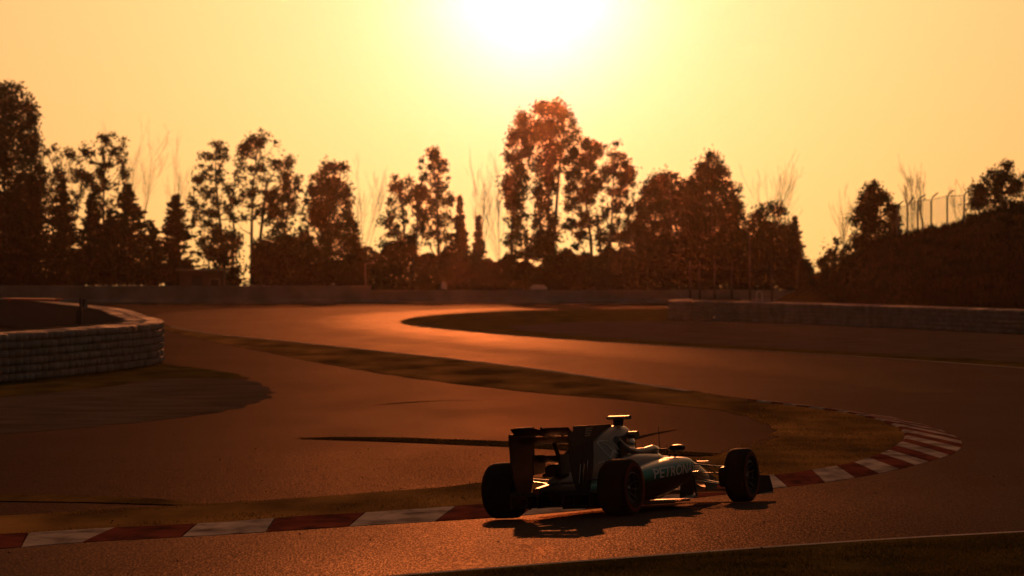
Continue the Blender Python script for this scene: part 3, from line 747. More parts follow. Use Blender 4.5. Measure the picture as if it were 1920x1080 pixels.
conifer('small pointed conifer directly beside the hut', 349, 330, 362, 530, 56, 5)
conifer('low dark conifer filling the gap before the broad spiky one', 354, 285, 420, 530, 50, 6)
conifer('low dark conifer next to the broad spiky one', 354, 205, 400, 530, 50, 7)
conifer('low dark conifer hugging the trunk of the tall dense dark tree', 354, 20, 380, 530, 70, 8)
bare('spreading bare tree with fine upright twigs above the conifers', 380, [(255, 500, 240, 255), (260, 470, 275, 250), (262, 450, 297, 258), (250, 470, 232, 290)], 1)
bare('slender bare poplar above the small pointed conifer', 380, [(328, 500, 330, 290), (330, 480, 336, 320), (326, 480, 318, 330)], 2, spread=.16)
# eucalyptus group
leaf_tree('eucalyptus_tree', 'airy eucalyptus leaning over the hut', 366, [(268, 395, 412), (290, 372, 430), (330, 360, 440), (390, 358, 440), (440, 362, 430), (480, 370, 430)], [[(428, 530), (415, 440), (404, 340), (404, 280)], [(428, 520), (440, 440), (428, 350)]], .48, 1.3, 32, .15, seed=5)
leaf_tree('eucalyptus_tree', 'tall airy eucalyptus with a bare lower trunk near the hut', 364, [(244, 478, 502), (270, 452, 520), (310, 440, 552), (340, 432, 545), (380, 436, 520), (420, 440, 505)], [[(472, 530), (472, 440), (474, 360), (484, 270)], [(473, 400), (500, 340), (530, 310)]], .48, 1.2, 32, .15, seed=6)
leaf_tree('eucalyptus_tree', 'smaller ragged eucalyptus beside the rounded dense tree', 362, [(330, 540, 562), (360, 512, 566), (400, 500, 566), (450, 500, 560), (530, 490, 560)], [[(530, 530), (532, 440), (545, 350)]], .5, 1.8, 34, .15, seed=7)
leaf_tree('shrub', 'dark shrub at the foot of the tall airy eucalyptus', 354, [(430, 400, 440), (460, 385, 452), (530, 380, 452)], [[(420, 530), (420, 450)]], .5, 2.4, 40, .15, seed=8, cat='shrub')
leaf_tree('shrub', 'dark shrub between the tall airy eucalyptus and the rounded tree', 354, [(452, 490, 540), (480, 478, 560), (535, 478, 570)], [[(515, 530), (515, 470)]], .5, 3, 40, .15, seed=9, cat='shrub')
leaf_tree('broadleaf_tree', 'rounded dense dark tree standing free in the belt', 358, [(305, 612, 645), (330, 585, 650), (370, 574, 655), (420, 565, 664), (470, 556, 672), (535, 552, 680)], [[(615, 530), (616, 430), (618, 330)]], .5, 3.4, 44, .15, seed=10)
bare('bare poplar with upright twigs beside the rounded dense tree', 378, [(682, 480, 682, 305), (684, 470, 692, 320), (680, 470, 664, 350), (690, 470, 706, 340)], 3, spread=.16)
leaf_tree('eucalyptus_tree', 'short open eucalyptus next to the pointed airy one', 368, [(330, 740, 770), (350, 730, 795), (385, 728, 800), (415, 715, 800), (450, 712, 795), (480, 712, 790)], [[(760, 530), (758, 440), (752, 350)], [(765, 500), (782, 430), (785, 370)]], .5, 1.5, 34, .15, seed=11)
leaf_tree('eucalyptus_tree', 'pointed airy eucalyptus with a slim visible trunk', 368, [(277, 800, 816), (298, 790, 832), (330, 782, 842), (380, 784, 848), (430, 790, 850), (465, 795, 850)], [[(824, 530), (822, 440), (818, 350), (808, 290)]], .46, 1.5, 34, .15, seed=12)
conifer('little upright conifer beside the pointed airy eucalyptus', 362, 862, 370, 530, 24, 9)
conifer('very small conifer in front of the bare poplars', 362, 897, 405, 530, 20, 10)
bare('bare poplar with a brush of fine twigs near the tall pair', 380, [(895, 490, 893, 308), (897, 480, 905, 315), (893, 470, 880, 330), (900, 470, 915, 350)], 4, spread=.18)
bare('thin bare poplar right beside the tall pair', 380, [(938, 490, 936, 320), (940, 480, 945, 340), (936, 470, 925, 350)], 5, spread=.18)
# tall pair below the sun
leaf_tree('eucalyptus_tree', 'tall narrow dense tree below the sun, its foliage reaching down the trunk', 360, [(206, 980, 1000), (230, 962, 1003), (280, 949, 1000), (330, 946, 990), (380, 950, 985), (440, 950, 975), (500, 948, 968)], [[(958, 530), (960, 430), (970, 330), (985, 225)]], .5, 3.3, 44, .15, seed=13)
leaf_tree('eucalyptus_tree', 'tallest tree below the sun with a forked bare lower trunk', 358, [(193, 1012, 1062), (212, 1003, 1072), (250, 1002, 1082), (290, 1000, 1080), (315, 1000, 1062), (340, 1002, 1040), (400, 1006, 1036), (440, 1002, 1046), (485, 998, 1056)], [[(1029, 530), (1029, 430), (1028, 330), (1040, 215)], [(1028, 460), (1010, 390), (1003, 340)], [(1029, 360), (1050, 300), (1060, 230)]], .5, 3.3, 44, .15, seed=14)
leaf_tree('shrub', 'ragged sapling leaning at the foot of the tall forked tree', 356, [(400, 975, 1005), (430, 965, 1012), (480, 960, 1050)], [[(985, 530), (988, 440)]], .45, 1.5, 34, .14, seed=15, cat='shrub')
leaf_tree('eucalyptus_tree', 'airy flat-topped tree right beside the tall forked tree', 360, [(256, 1085, 1118), (280, 1070, 1128), (320, 1064, 1128), (370, 1060, 1120), (420, 1058, 1118), (465, 1070, 1110)], [[(1112, 530), (1108, 450), (1098, 380), (1100, 280)]], .48, 2.2, 40, .15, seed=16)
leaf_tree('eucalyptus_tree', 'airy round-topped tree beside the wide dark pines', 361, [(260, 1140, 1162), (285, 1128, 1176), (330, 1120, 1188), (380, 1122, 1188), (430, 1120, 1186), (480, 1120, 1180)], [[(1142, 530), (1140, 480), (1148, 400), (1152, 290)], [(1140, 490), (1122, 440), (1118, 390)]], .48, 1.9, 36, .15, seed=17)
leaf_tree('shrub', 'ragged young tree squeezed against the wide dark pines', 356, [(370, 1185, 1200), (420, 1170, 1230), (490, 1165, 1240)], [[(1195, 530), (1195, 420)]], .5, 1.9, 36, .15, seed=18, cat='shrub')
# pines
leaf_tree('pine_tree', 'wide rounded dark pine next to the airy round-topped tree', 352, [(328, 1240, 1270), (345, 1212, 1300), (380, 1202, 1312), (430, 1196, 1320), (470, 1190, 1330), (530, 1200, 1330)], [[(1258, 530), (1258, 420), (1258, 345)]], .5, 4.0, 46, .14, M_NEEDLE, -.6, 1.5, seed=19, vert=1.2)
leaf_tree('pine_tree', 'taller dark pine with a pointed shaggy top', 350, [(290, 1332, 1346), (310, 1310, 1362), (350, 1288, 1378), (390, 1282, 1392), (420, 1284, 1397), (450, 1290, 1385), (530, 1285, 1390)], [[(1338, 530), (1338, 420), (1338, 300)]], .5, 4.0, 46, .14, M_NEEDLE, -.6, 1.5, seed=20, vert=1.2)
bare('wide bare tree with a fan of fine twigs behind the pines', 376, [(1440, 490, 1415, 320), (1445, 480, 1445, 312), (1450, 480, 1475, 320), (1455, 470, 1505, 330), (1448, 470, 1460, 318)], 6, spread=.26)
leaf_tree('shrub', 'bushy shrub with a ragged top below the fan of bare twigs', 350, [(385, 1425, 1470), (410, 1408, 1480), (440, 1395, 1490), (540, 1380, 1510)], [[(1445, 530), (1445, 420)]], .5, 2.8, 40, .15, seed=21, cat='shrub')
conifer('small pointed conifer between the pines and the hill', 348, 1490, 408, 535, 34, 11)
leaf_tree('shrub', 'low shrub in the notch before the hill', 346, [(495, 1500, 1525), (515, 1490, 1532), (545, 1480, 1540)], [[(1512, 535), (1512, 505)]], .4, 2.6, 40, .13, seed=22, cat='shrub')
bare('faint bare tree behind the notch before the hill', 390, [(1580, 500, 1582, 360), (1582, 480, 1570, 380), (1584, 480, 1596, 375)], 7, spread=.2)
leaf_tree('shrub', 'open ragged bush on the lower slope of the hill', 300, [(446, 1550, 1568), (462, 1542, 1600), (490, 1536, 1605), (520, 1530, 1560)], [[(1560, 535), (1562, 480)]], .35, 1.7, 34, .12, seed=23, cat='shrub')
leaf_tree('pine_tree', 'rounded dark pine on the hill slope beside the mesh fence', 296, [(350, 1632, 1648), (368, 1614, 1664), (395, 1603, 1678), (430, 1596, 1686), (465, 1598, 1690)], [[(1642, 500), (1642, 430), (1641, 365)]], .42, 4.0, 46, .12, M_NEEDLE, -.4, 1.4, seed=24)
leaf_tree('shrub', 'slim leafy bush against the first fence post', 292, [(386, 1674, 1684), (400, 1670, 1686), (450, 1672, 1690)], [[(1680, 460), (1680, 400)]], .25, 2.2, 34, .1, seed=25, cat='shrub')
bare('cluster of bare poplars behind the mesh fence', 330, [(1712, 460, 1708, 330), (1722, 460, 1722, 322), (1730, 460, 1738, 326), (1718, 460, 1700, 350)], 8, spread=.13, dens=1.3)
bare('faint bare sapling behind the far end of the mesh fence', 330, [(1795, 440, 1798, 345), (1805, 440, 1815, 350)], 9, spread=.2)
leaf_tree('broadleaf_tree', 'leafy dark tree on top of the hill beyond the fence', 294, [(308, 1868, 1892), (330, 1845, 1905), (355, 1824, 1925), (385, 1816, 1940), (415, 1815, 1940)], [[(1875, 440), (1878, 380), (1880, 320)]], .38, 2.6, 40, .12, seed=26)
leaf_tree('broadleaf_tree', 'second leafy tree on the hilltop, next to the bigger one', 293, [(322, 1915, 1950), (345, 1905, 1975), (400, 1900, 1990)], [[(1940, 430), (1940, 340)]], .38, 2.6, 40, .12, seed=27)
# the dense undergrowth behind the wall reads as one mass
random.seed(77); vs = []; fs = []
def belt_top(px):
    return 480 + 10 * math.sin(px * .021) + 8 * math.sin(px * .063 + 1) + 5 * math.sin(px * .17) - (26 if 660 < px < 780 else 0) - (40 if 1200 < px < 1480 else 0) + (26 if px < 470 else 0) - (18 if 470 < px < 600 else 0)
for i in range(85000):
    px = random.uniform(-80, 1520); D = random.uniform(347, 352); tp = belt_top(px)
    if px < 475 and random.random() < (.9 if 160 < px < 310 or px > 445 else .6): continue
    py = tp + (552 - tp) * random.random() ** .9
    leaf(vs, fs, at(px, py, D), random.uniform(.1, .2), .2, 1.2)
mb = MB(); mb.v = vs; mb.f = fs
tag(mb.build('undergrowth', M_NEEDLE, fix=False), 'dense dark undergrowth filling the foot of the tree belt', None, None, 'stuff')
random.seed(5)

# ------------------------------------------------------------------ air
mb = MB(); mb.box((0, 300, 11), (418, 718, 36))
hz = mb.build('haze', None)
hm = bpy.data.materials.new('haze'); hm.use_nodes = True; t = hm.node_tree; t.nodes.clear()
pv = t.nodes.new('ShaderNodeVolumePrincipled'); pv.inputs['Color'].default_value = (.9, .85, .8, 1); pv.inputs['Density'].default_value = .00004; pv.inputs['Anisotropy'].default_value = .98
ou = t.nodes.new('ShaderNodeOutputMaterial'); t.links.new(pv.outputs[0], ou.inputs['Volume']); hz.data.materials.append(hm)
tag(hz, 'thin warm evening haze in the air over the circuit', None, None, 'stuff')

# ------------------------------------------------------------------ racing car (x forward, y left, z up, origin under the rear axle)
M_SILVER = mat('silver paint', (.22, .215, .21), .40, metal=.75, coat=.35)
M_CARBON = mat('carbon', (.012, .012, .013), .42, spec=.35)
M_MATTBLACK = mat('matt black', (.008, .008, .008), .7, spec=.2)
M_TREAD = mat('tread rubber', (.010, .0095, .009), .85, spec=.12, noise=(14, (.016, .015, .014), 4))
M_BAND = mat('sidewall band', (.09, .008, .006), .7, spec=.2)
M_RIM = mat('rim alloy', (.10, .10, .10), .4, metal=.8)
M_CHROME = mat('polished link', (.35, .34, .33), .25, metal=.9)
M_TEXT = mat('letter silver', (.75, .76, .76), .6, spec=.2)
M_TEXTDARK = mat('letter black', (.004, .004, .004), .6)
M_GREYPANEL = mat('grey endplate', (.030, .028, .027), .6, spec=.12)
M_VISOR = mat('visor', (.01, .01, .012), .08)
M_LAMP = mat('rain light lens', (.12, .004, .004), .3)
def pod_paint():
    m = bpy.data.materials.new('sidepod paint'); m.use_nodes = True; t = m.node_tree; b = t.nodes['Principled BSDF']
    co = t.nodes.new('ShaderNodeTexCoord'); sx = t.nodes.new('ShaderNodeSeparateXYZ'); t.links.new(co.outputs['Object'], sx.inputs[0])
    ma = t.nodes.new('ShaderNodeMath'); ma.operation = 'MULTIPLY_ADD'; ma.inputs[1].default_value = -.07; t.links.new(sx.outputs['X'], ma.inputs[0]); t.links.new(sx.outputs['Z'], ma.inputs[2])
    rp = t.nodes.new('ShaderNodeValToRGB'); e = rp.color_ramp.elements
    e[0].position = .20; e[0].color = (.006, .006, .006, 1); e[1].position = .46; e[1].color = (.42, .43, .43, 1)
    x = e.new(.27); x.color = (.008, .03, .028, 1); x = e.new(.33); x.color = (.0, .22, .19, 1); x = e.new(.40); x.color = (.06, .30, .27, 1)
    t.links.new(ma.outputs[0], rp.inputs[0]); t.links.new(rp.outputs[0], b.inputs['Base Color'])
    b.inputs['Metallic'].default_value = .5; b.inputs['Roughness'].default_value = .42; b.inputs['Coat Weight'].default_value = .35
    return m
M_POD = pod_paint()
def sgnpow(v, p): return math.copysign(abs(v) ** p, v)
def sec(x, cy, hw, zb, zt, et=2.6, eb=3.0, n=28, lean=0.0):
    out = []; zc = (zb + zt) / 2; hz_ = (zt - zb) / 2
    for k in range(n):
        a = 2 * math.pi * k / n; e = et if math.sin(a) >= 0 else eb
        y = sgnpow(math.cos(a), 2 / e) * hw; z = sgnpow(math.sin(a), 2 / e) * hz_
        out.append((x, cy + y + lean * z, zc + z))
    return out
def spline_secs(rows, fn, k=4):
    """rows of numbers, interpolated with Catmull-Rom, k steps between rows"""
    out = []
    for i in range(len(rows) - 1):
        p = [rows[max(i - 1, 0)], rows[i], rows[i + 1], rows[min(i + 2, len(rows) - 1)]]
        for j in range(k):
            u = j / k
            out.append(fn(*[.5 * ((2 * b) + (-a + c) * u + (2 * a - 5 * b + 4 * c - d) * u * u + (-a + 3 * b - 3 * c + d) * u ** 3) for a, b, c, d in zip(*p)]))
    out.append(fn(*rows[-1])); return out
def wing(mb, prof, y0, y1, n=1, dz=None):
    """aerofoil profile in x,z swept along y"""
    secs = []
    for i in range(n + 1):
        y = y0 + (y1 - y0) * i / n; o = dz(i / n) if dz else (0, 0)
        secs.append([(x + o[0], y, z + o[1]) for x, z in prof])
    mb.loft(secs); return mb
def foil(x0, z0, x1, z1, th, camber=.0, n=8):
    """thin aerofoil from leading (x0,z0) to trailing edge (x1,z1)"""
    up = []; lo = []
    dx, dz = x1 - x0, z1 - z0; ln = math.hypot(dx, dz); nx_, nz_ = -dz / ln, dx / ln
    if nz_ < 0: nx_, nz_ = -nx_, -nz_
    for i in range(n + 1):
        u = i / n; t = th * (2.6 * math.sqrt(u) * (1 - u) + .08) ; c = -camber * 4 * u * (1 - u)
        up.append((x0 + dx * u + nx_ * (c + t / 2), z0 + dz * u + nz_ * (c + t / 2))); lo.append((x0 + dx * u + nx_ * (c - t / 2), z0 + dz * u + nz_ * (c - t / 2)))
    return up + lo[::-1]

car = empty('racing_car')
tag(car, 'silver and teal open-wheel racing car leaving the kerb with a tall rear wing', 'racing car')
def wheel_z(lx, ly): 
    x = CARX + lx * math.sin(TH) - ly * math.cos(TH); y = CARY + lx * math.cos(TH) + ly * math.sin(TH); return Vector((x, y, h(x, y) + .004))
pr = (wheel_z(0, .735) + wheel_z(0, -.735)) / 2; pf = (wheel_z(3.5, .77) + wheel_z(3.5, -.77)) / 2
fx = (pf - pr).normalized(); ly_ = (wheel_z(0, .735) - wheel_z(0, -.735) + wheel_z(3.5, .77) - wheel_z(3.5, -.77)).normalized()
uz = fx.cross(ly_).normalized(); ly_ = uz.cross(fx).normalized()
car.matrix_world = Matrix(((fx.x, ly_.x, uz.x, pr.x), (fx.y, ly_.y, uz.y, pr.y), (fx.z, ly_.z, uz.z, pr.z), (0, 0, 0, 1)))
LIFT = .012
# wheels
def make_wheel(x, y, w, steer=0.0, spin=.3):
    side = 1 if y > 0 else -1; hw = w / 2; r = .33
    rim = MB()
    rim.lathe([(.165, -hw * .9), (.178, -hw * .88), (.165, -hw * .7), (.155, 0), (.165, hw * .7), (.178, hw * .88), (.165, hw * .9)], 32, 'Y')
    o_ = hw * .62 * side
    for k in range(10):                                          # paired spokes, dished inwards to the hub
        a = 2 * math.pi * (k // 2) / 5 + (.16 if k % 2 else -.16) + spin; a2 = 2 * math.pi * (k // 2) / 5 + (.30 if k % 2 else -.30) + spin
        rim.tube([(math.cos(a) * .045, o_ * .55, math.sin(a) * .045), (math.cos(a2) * .11, o_ * .85, math.sin(a2) * .11), (math.cos(a2) * .17, o_ * 1.3, math.sin(a2) * .17)], [.018, .013, .016], 6, flat=.7)
    rim.lathe([(0, o_ * .35), (.055, o_ * .35), (.06, o_ * .6), (.04, o_ * .7), (0, o_ * .7)], 20, 'Y')
    ro = rim.build('wheel', M_RIM, car, smooth=True); ro.location = (x, y, r + LIFT - .010); ro.rotation_euler = (0, 0, steer)
    ty = MB()
    prof = [(.170, -hw * .86), (.20, -hw * 1.0), (.25, -hw * 1.06), (.295, -hw * 1.0), (.318, -hw * .86), (.327, -hw * .6), (.330, 0), (.327, hw * .6), (.318, hw * .86), (.295, hw * 1.0), (.25, hw * 1.06), (.20, hw * 1.0), (.170, hw * .86), (.160, hw * .5), (.160, -hw * .5)]
    ty.lathe(prof, 48, 'Y', loop=True)
    for k, v in enumerate(ty.v):                                  # flat contact patch
        if v[2] < -r + .008: ty.v[k] = (v[0], v[1], -r + .008)
    ty.build('tyre', M_TREAD, ro, smooth=True)
    bd = MB(); bd.lathe([(.236, side * (hw * 1.052 + .002)), (.262, side * (hw * 1.052 + .003)), (.286, side * (hw * 1.018 + .004))], 48, 'Y'); bd.build('sidewall_band', M_BAND, ro, smooth=True)
    nu = MB(); nu.lathe([(0, o_ * 1.0), (.02, o_ * 1.0), (.028, o_ * .85), (.03, o_ * .68), (0, o_ * .68)], 12, 'Y'); nu.build('wheel_nut', M_CHROME, ro, smooth=True)
    dk = MB(); dk.lathe([(.03, -o_ * .25), (.145, -o_ * .25), (.145, o_ * .05), (.03, o_ * .05)], 24, 'Y', loop=True); dk.build('brake_drum', M_MATTBLACK, ro, smooth=True)
    return ro
for s_ in (1, -1):
    make_wheel(0, s_ * .735, .335, 0, .3 + s_ * .2); make_wheel(3.5, s_ * .775, .255, R(4.0), .9 + s_ * .3)
# floor, plank and diffuser
mb = MB(); mb.plate([(-.28, -.42), (.42, -.44), (.62, -.66), (.9, -.70), (2.0, -.70), (2.35, -.58), (2.75, -.40), (2.95, -.22), (2.95, .22), (2.75, .40), (2.35, .58), (2.0, .70), (.9, .70), (.62, .66), (.42, .44), (-.28, .42)], .075, .095, 'xy'); fl = mb.build('floor', M_CARBON, car)
mb = MB(); mb.plate([(.3, -.15), (2.95, -.12), (2.95, .12), (.3, .15)], .045, .0745, 'xy'); mb.build('plank', M_MATTBLACK, fl); fl.rotation_euler.y = R(1.15); fl.location.z = .05
df_ = MB(); df_.loft([[(.30, y, z) for y, z in ((-.5, .14), (.5, .14), (.5, .16), (-.5, .16))], [(-.36, y, z) for y, z in ((-.5, .27), (.5, .27), (.5, .285), (-.5, .285))]])
df_.box((-.352, 0, .30), (.02, 1.0, .035)); dfo = df_.build('diffuser', M_CARBON, car)
for y in (-.5, -.30, -.16, .16, .30, .5):
    m_ = MB(); m_.plate([(.22, .125), (-.36, .125), (-.36, .275), (.22, .17)], y - .008, y + .008); m_.build('strake', M_CARBON, dfo)
for s_ in (1, -1):
    m_ = MB()
    for k in range(3): m_.box((.30 - .11 * k, s_ * (.44 + .012 * k), .13), (.05, .02, .10 + .03 * k), Matrix.Rotation(R(12 * s_), 3, 'Z'))
    m_.build('floor_fin', M_CARBON, fl)
    m_ = MB(); m_.plate([(2.0, s_ * .66), (2.2, s_ * .62), (2.28, s_ * .70), (2.1, s_ * .735)], .115, .13, 'xy'); m_.plate([(2.35, s_ * .52), (2.55, s_ * .45), (2.62, s_ * .56), (2.42, s_ * .62)], .125, .138, 'xy'); m_.build('floor_edge_flap', M_SILVER, fl)
# gearbox, crash structure, rain light, exhaust
mb = MB(); mb.loft([sec(.55, 0, .20, .13, .40, n=20), sec(.2, 0, .16, .15, .42, n=20), sec(-.15, 0, .12, .20, .42, n=20), sec(-.42, 0, .075, .26, .40, n=20), sec(-.70, 0, .055, .30, .37, n=20)]); gb = mb.build('gearbox', M_CARBON, car, smooth=True)
mb = MB(); mb.box((-.705, 0, .335), (.014, .06, .055)); mb.build('rain_light', M_LAMP, gb)
mb = MB(); mb.lathe([(.06, 0), (.07, 0), (.07, .30), (.06, .30)], 20, 'X', (-.32, 0, .56), loop=True)
for s_ in (1, -1): mb.lathe([(.02, 0), (.026, 0), (.026, .26), (.02, .26)], 12, 'X', (-.30, s_ * .085, .50), loop=True)
mb.build('exhaust', M_MATTBLACK, car, smooth=True)
mb = MB(); wing(mb, foil(-.12, .655, -.36, .73, .02, .02), -.17, .17)
for s_ in (1, -1): mb.plate([(-.06, .53), (-.40, .51), (-.42, .745), (-.10, .735)], s_ * .172 - .006, s_ * .172 + .006)
mb.build('small_rear_winglet', M_CARBON, car, smooth=True)
# rear wing
rw = MB(); rw.tube([(.10, 0, .46), (-.02, 0, .62), (-.14, 0, .80), (-.20, 0, .90)], [.035, .03, .028, .028], 10, flat=.45)
rwo = rw.build('rear_wing', M_CARBON, car, smooth=True)
for s_ in (1, -1):
    m_ = MB(); yo = s_ * .375
    m_.plate([(-.60, .97), (-.585, .99), (-.47, .99), (-.44, 1.06), (.06, 1.06), (.06, .70), (.03, .56), (-.03, .42), (-.08, .31), (-.34, .28), (-.44, .34), (-.52, .47), (-.58, .64)], yo - .008, yo + .008)
    m_.build('endplate', M_GREYPANEL, rwo)
    m_ = MB()
    for k in range(4): m_.box((-.06 - .02 * k, yo + s_ * .012, 1.025 - .028 * k), (.20 - .02 * k, .012, .009), Matrix.Rotation(R(s_ * 0), 3, 'X'))
    m_.build('louvre', M_CHROME, rwo)
    m_ = MB()
    for k in range(3): m_.tube([(-.14 - .10 * k, yo + s_ * .014, .62 + (.04 if k == 0 else 0)), (-.20 - .10 * k, yo + s_ * .016, .40)], [.010, .006], 6)
    m_.build('endplate_slot', M_CHROME, rwo)
m_ = MB(); wing(m_, foil(.03, .90, -.36, .945, .045, .035), -.367, .367); m_.build('main_plane', M_CARBON, rwo, smooth=True)
fp = foil(-.345, .962, -.575, 1.052, .022, .02)
m_ = MB(); wing(m_, fp, -.367, .367, 24, lambda u: (0, -.018 * math.exp(-((u - .5) / .05) ** 2))); m_.build('flap', M_CARBON, rwo, smooth=True)
for y in (-.19, -.03, .16):
    m_ = MB(); m_.box((-.36, y, .962), (.05, .012, .05)); m_.build('slot_bracket', M_CARBON, rwo)
m_ = MB(); m_.loft([sec(-.20, 0, .018, .93, .97, n=12), sec(-.36, 0, .03, .95, 1.02, n=12), sec(-.52, 0, .018, 1.02, 1.06, n=12)]); m_.build('flap_actuator', M_CARBON, rwo, smooth=True)
# survival cell and nose, open at the cockpit
def tub(x, hw, zb, zt, cw, cz):
    n = 56; out = []
    for p in sec(x, 0, hw, zb, zt, 3.0, 3.2, n):
        y, z = p[1], p[2]
        if cw > .02 and z > (zb + zt) / 2 and abs(y) < cw: z = cz
        out.append((x, y, z))
    return out
rows = [(1.30, .30, .10, .66, 0, .5), (1.50, .32, .10, .70, 0, .5), (1.62, .33, .10, .72, 0, .5)]
secs_ = [tub(*r) for r in rows]
secs_ += [tub(x_, .335, .10, zt, .21, .16) for x_, zt in ((1.63, .72), (1.8, .725), (2.0, .73), (2.15, .725), (2.26, .70), (2.34, .665))]
secs_ += spline_secs([(2.35, .325, .11, .665), (2.6, .30, .16, .63), (2.95, .25, .24, .605), (3.3, .205, .28, .575), (3.65, .165, .27, .51), (3.95, .125, .22, .42), (4.2, .085, .18, .335), (4.36, .045, .19, .275)], lambda a, b, c, d: sec(a, 0, b, c, d, 3.0, 3.0, 56))
mb = MB(); mb.loft(secs_); cell = mb.build('survival_cell', M_SILVER, car, smooth=True, sharp=35)
mb = MB(); wing(mb, [(2.33, .665), (2.37, .675), (2.40, .72), (2.385, .725), (2.35, .685)], -.16, .16, 10, lambda u: (-.12 * (2 * u - 1) ** 2, -.035 * (2 * u - 1) ** 2)); mb.build('windscreen', M_CARBON, cell)
mb = MB(); mb.tube([(3.05, 0, .60), (3.05, 0, .73)], [.008, .004], 6); mb.build('antenna', M_MATTBLACK, cell)
mb = MB(); mb.tube([(2.55, -.12, .62), (2.55, -.12, .97)], [.006, .003], 6); mb.build('antenna', M_MATTBLACK, cell)
for x_ in (2.75, 2.95, 3.15):
    mb = MB(); mb.tube([(x_, -.16, .58), (x_, -.16, .64)], .012, 6); mb.build('tab', M_MATTBLACK, cell)
# headrest collar round the cockpit
mb = MB()
for s_ in (1, -1):
    mb.loft([[(x_, s_ * (yo + .045 * math.cos(a)), z_ + .04 * math.sin(a)) for a in [2 * math.pi * k / 10 for k in range(10)]] for x_, yo, z_ in ((1.20, .165, .86), (1.28, .185, .80), (1.40, .215, .735), (1.58, .24, .70), (1.82, .255, .705), (2.05, .25, .725), (2.22, .225, .705), (2.33, .16, .675))])
mb.build('headrest', M_SILVER, car, smooth=True)
mb = MB(); mb.loft([sec(1.30, 0, .17, .40, .84, n=20), sec(1.56, 0, .15, .42, .74, n=20)]); mb.build('seat_back', M_MATTBLACK, car, smooth=True)
# engine cover, airbox, fin
rows = [(1.77, .10, .80, .995), (1.71, .12, .79, 1.015), (1.50, .15, .74, 1.02), (1.27, .185, .50, .99), (1.0, .215, .36, .915), (.7, .205, .30, .80), (.4, .165, .28, .665), (.1, .125, .29, .56), (-.14, .095, .32, .50), (-.26, .07, .35, .47)]
M_COVER = mat('cover paint', (.15, .142, .135), .42, metal=.7, coat=.3)
mb = MB(); mb.loft(spline_secs(rows, lambda a, b, c, d: sec(a, 0, b, c, d, 1.9, 2.6, 36))); cover = mb.build('engine_cover', M_COVER, car, smooth=True, sharp=50)
mb = MB(); mb.lathe([(.02, 0), (.085, 0), (.08, .012), (.02, .012)], 20, 'X', (1.767, 0, .90)); mb.build('air_intake', M_MATTBLACK, cover)
mb = MB(); mb.plate([(1.45, .98), (1.40, 1.04), (.72, 1.045), (.52, .93), (.10, .74), (.02, .52), (.5, .6), (1.0, .85)], -.006, .006); mb.build('shark_fin', M_GREYPANEL, cover)
for s_ in (1, -1):                                                  # black struts below the airbox
    mb = MB(); mb.loft([[(1.14, s_ * .13, .70), (1.36, s_ * .13, .70), (1.36, s_ * .232, .66), (1.14, s_ * .245, .64)], [(1.22, s_ * .10, .89), (1.52, s_ * .10, .89), (1.50, s_ * .16, .905), (1.22, s_ * .20, .88)]]); mb.build('roll_hoop_strut', M_MATTBLACK, cover)
    mb = MB(); wing(mb, foil(1.68, .90, 1.52, .90, .08, 0, 10), s_ * .08, s_ * .25); mb.build('side_camera_pod', M_CARBON, cover, smooth=True)
mb = MB(); wing(mb, foil(1.73, 1.108, 1.59, 1.108, .045, 0, 10), -.135, .135); cp = mb.build('top_camera', M_CARBON, car, smooth=True)
mb = MB(); mb.loft([[(1.58, -.035, .97), (1.70, -.03, .97), (1.70, .03, .97), (1.58, .035, .97)], [(1.59, -.045, 1.095), (1.71, -.04, 1.095), (1.71, .04, 1.095), (1.59, .045, 1.095)]]); mb.build('camera_stem', M_MATTBLACK, cp)
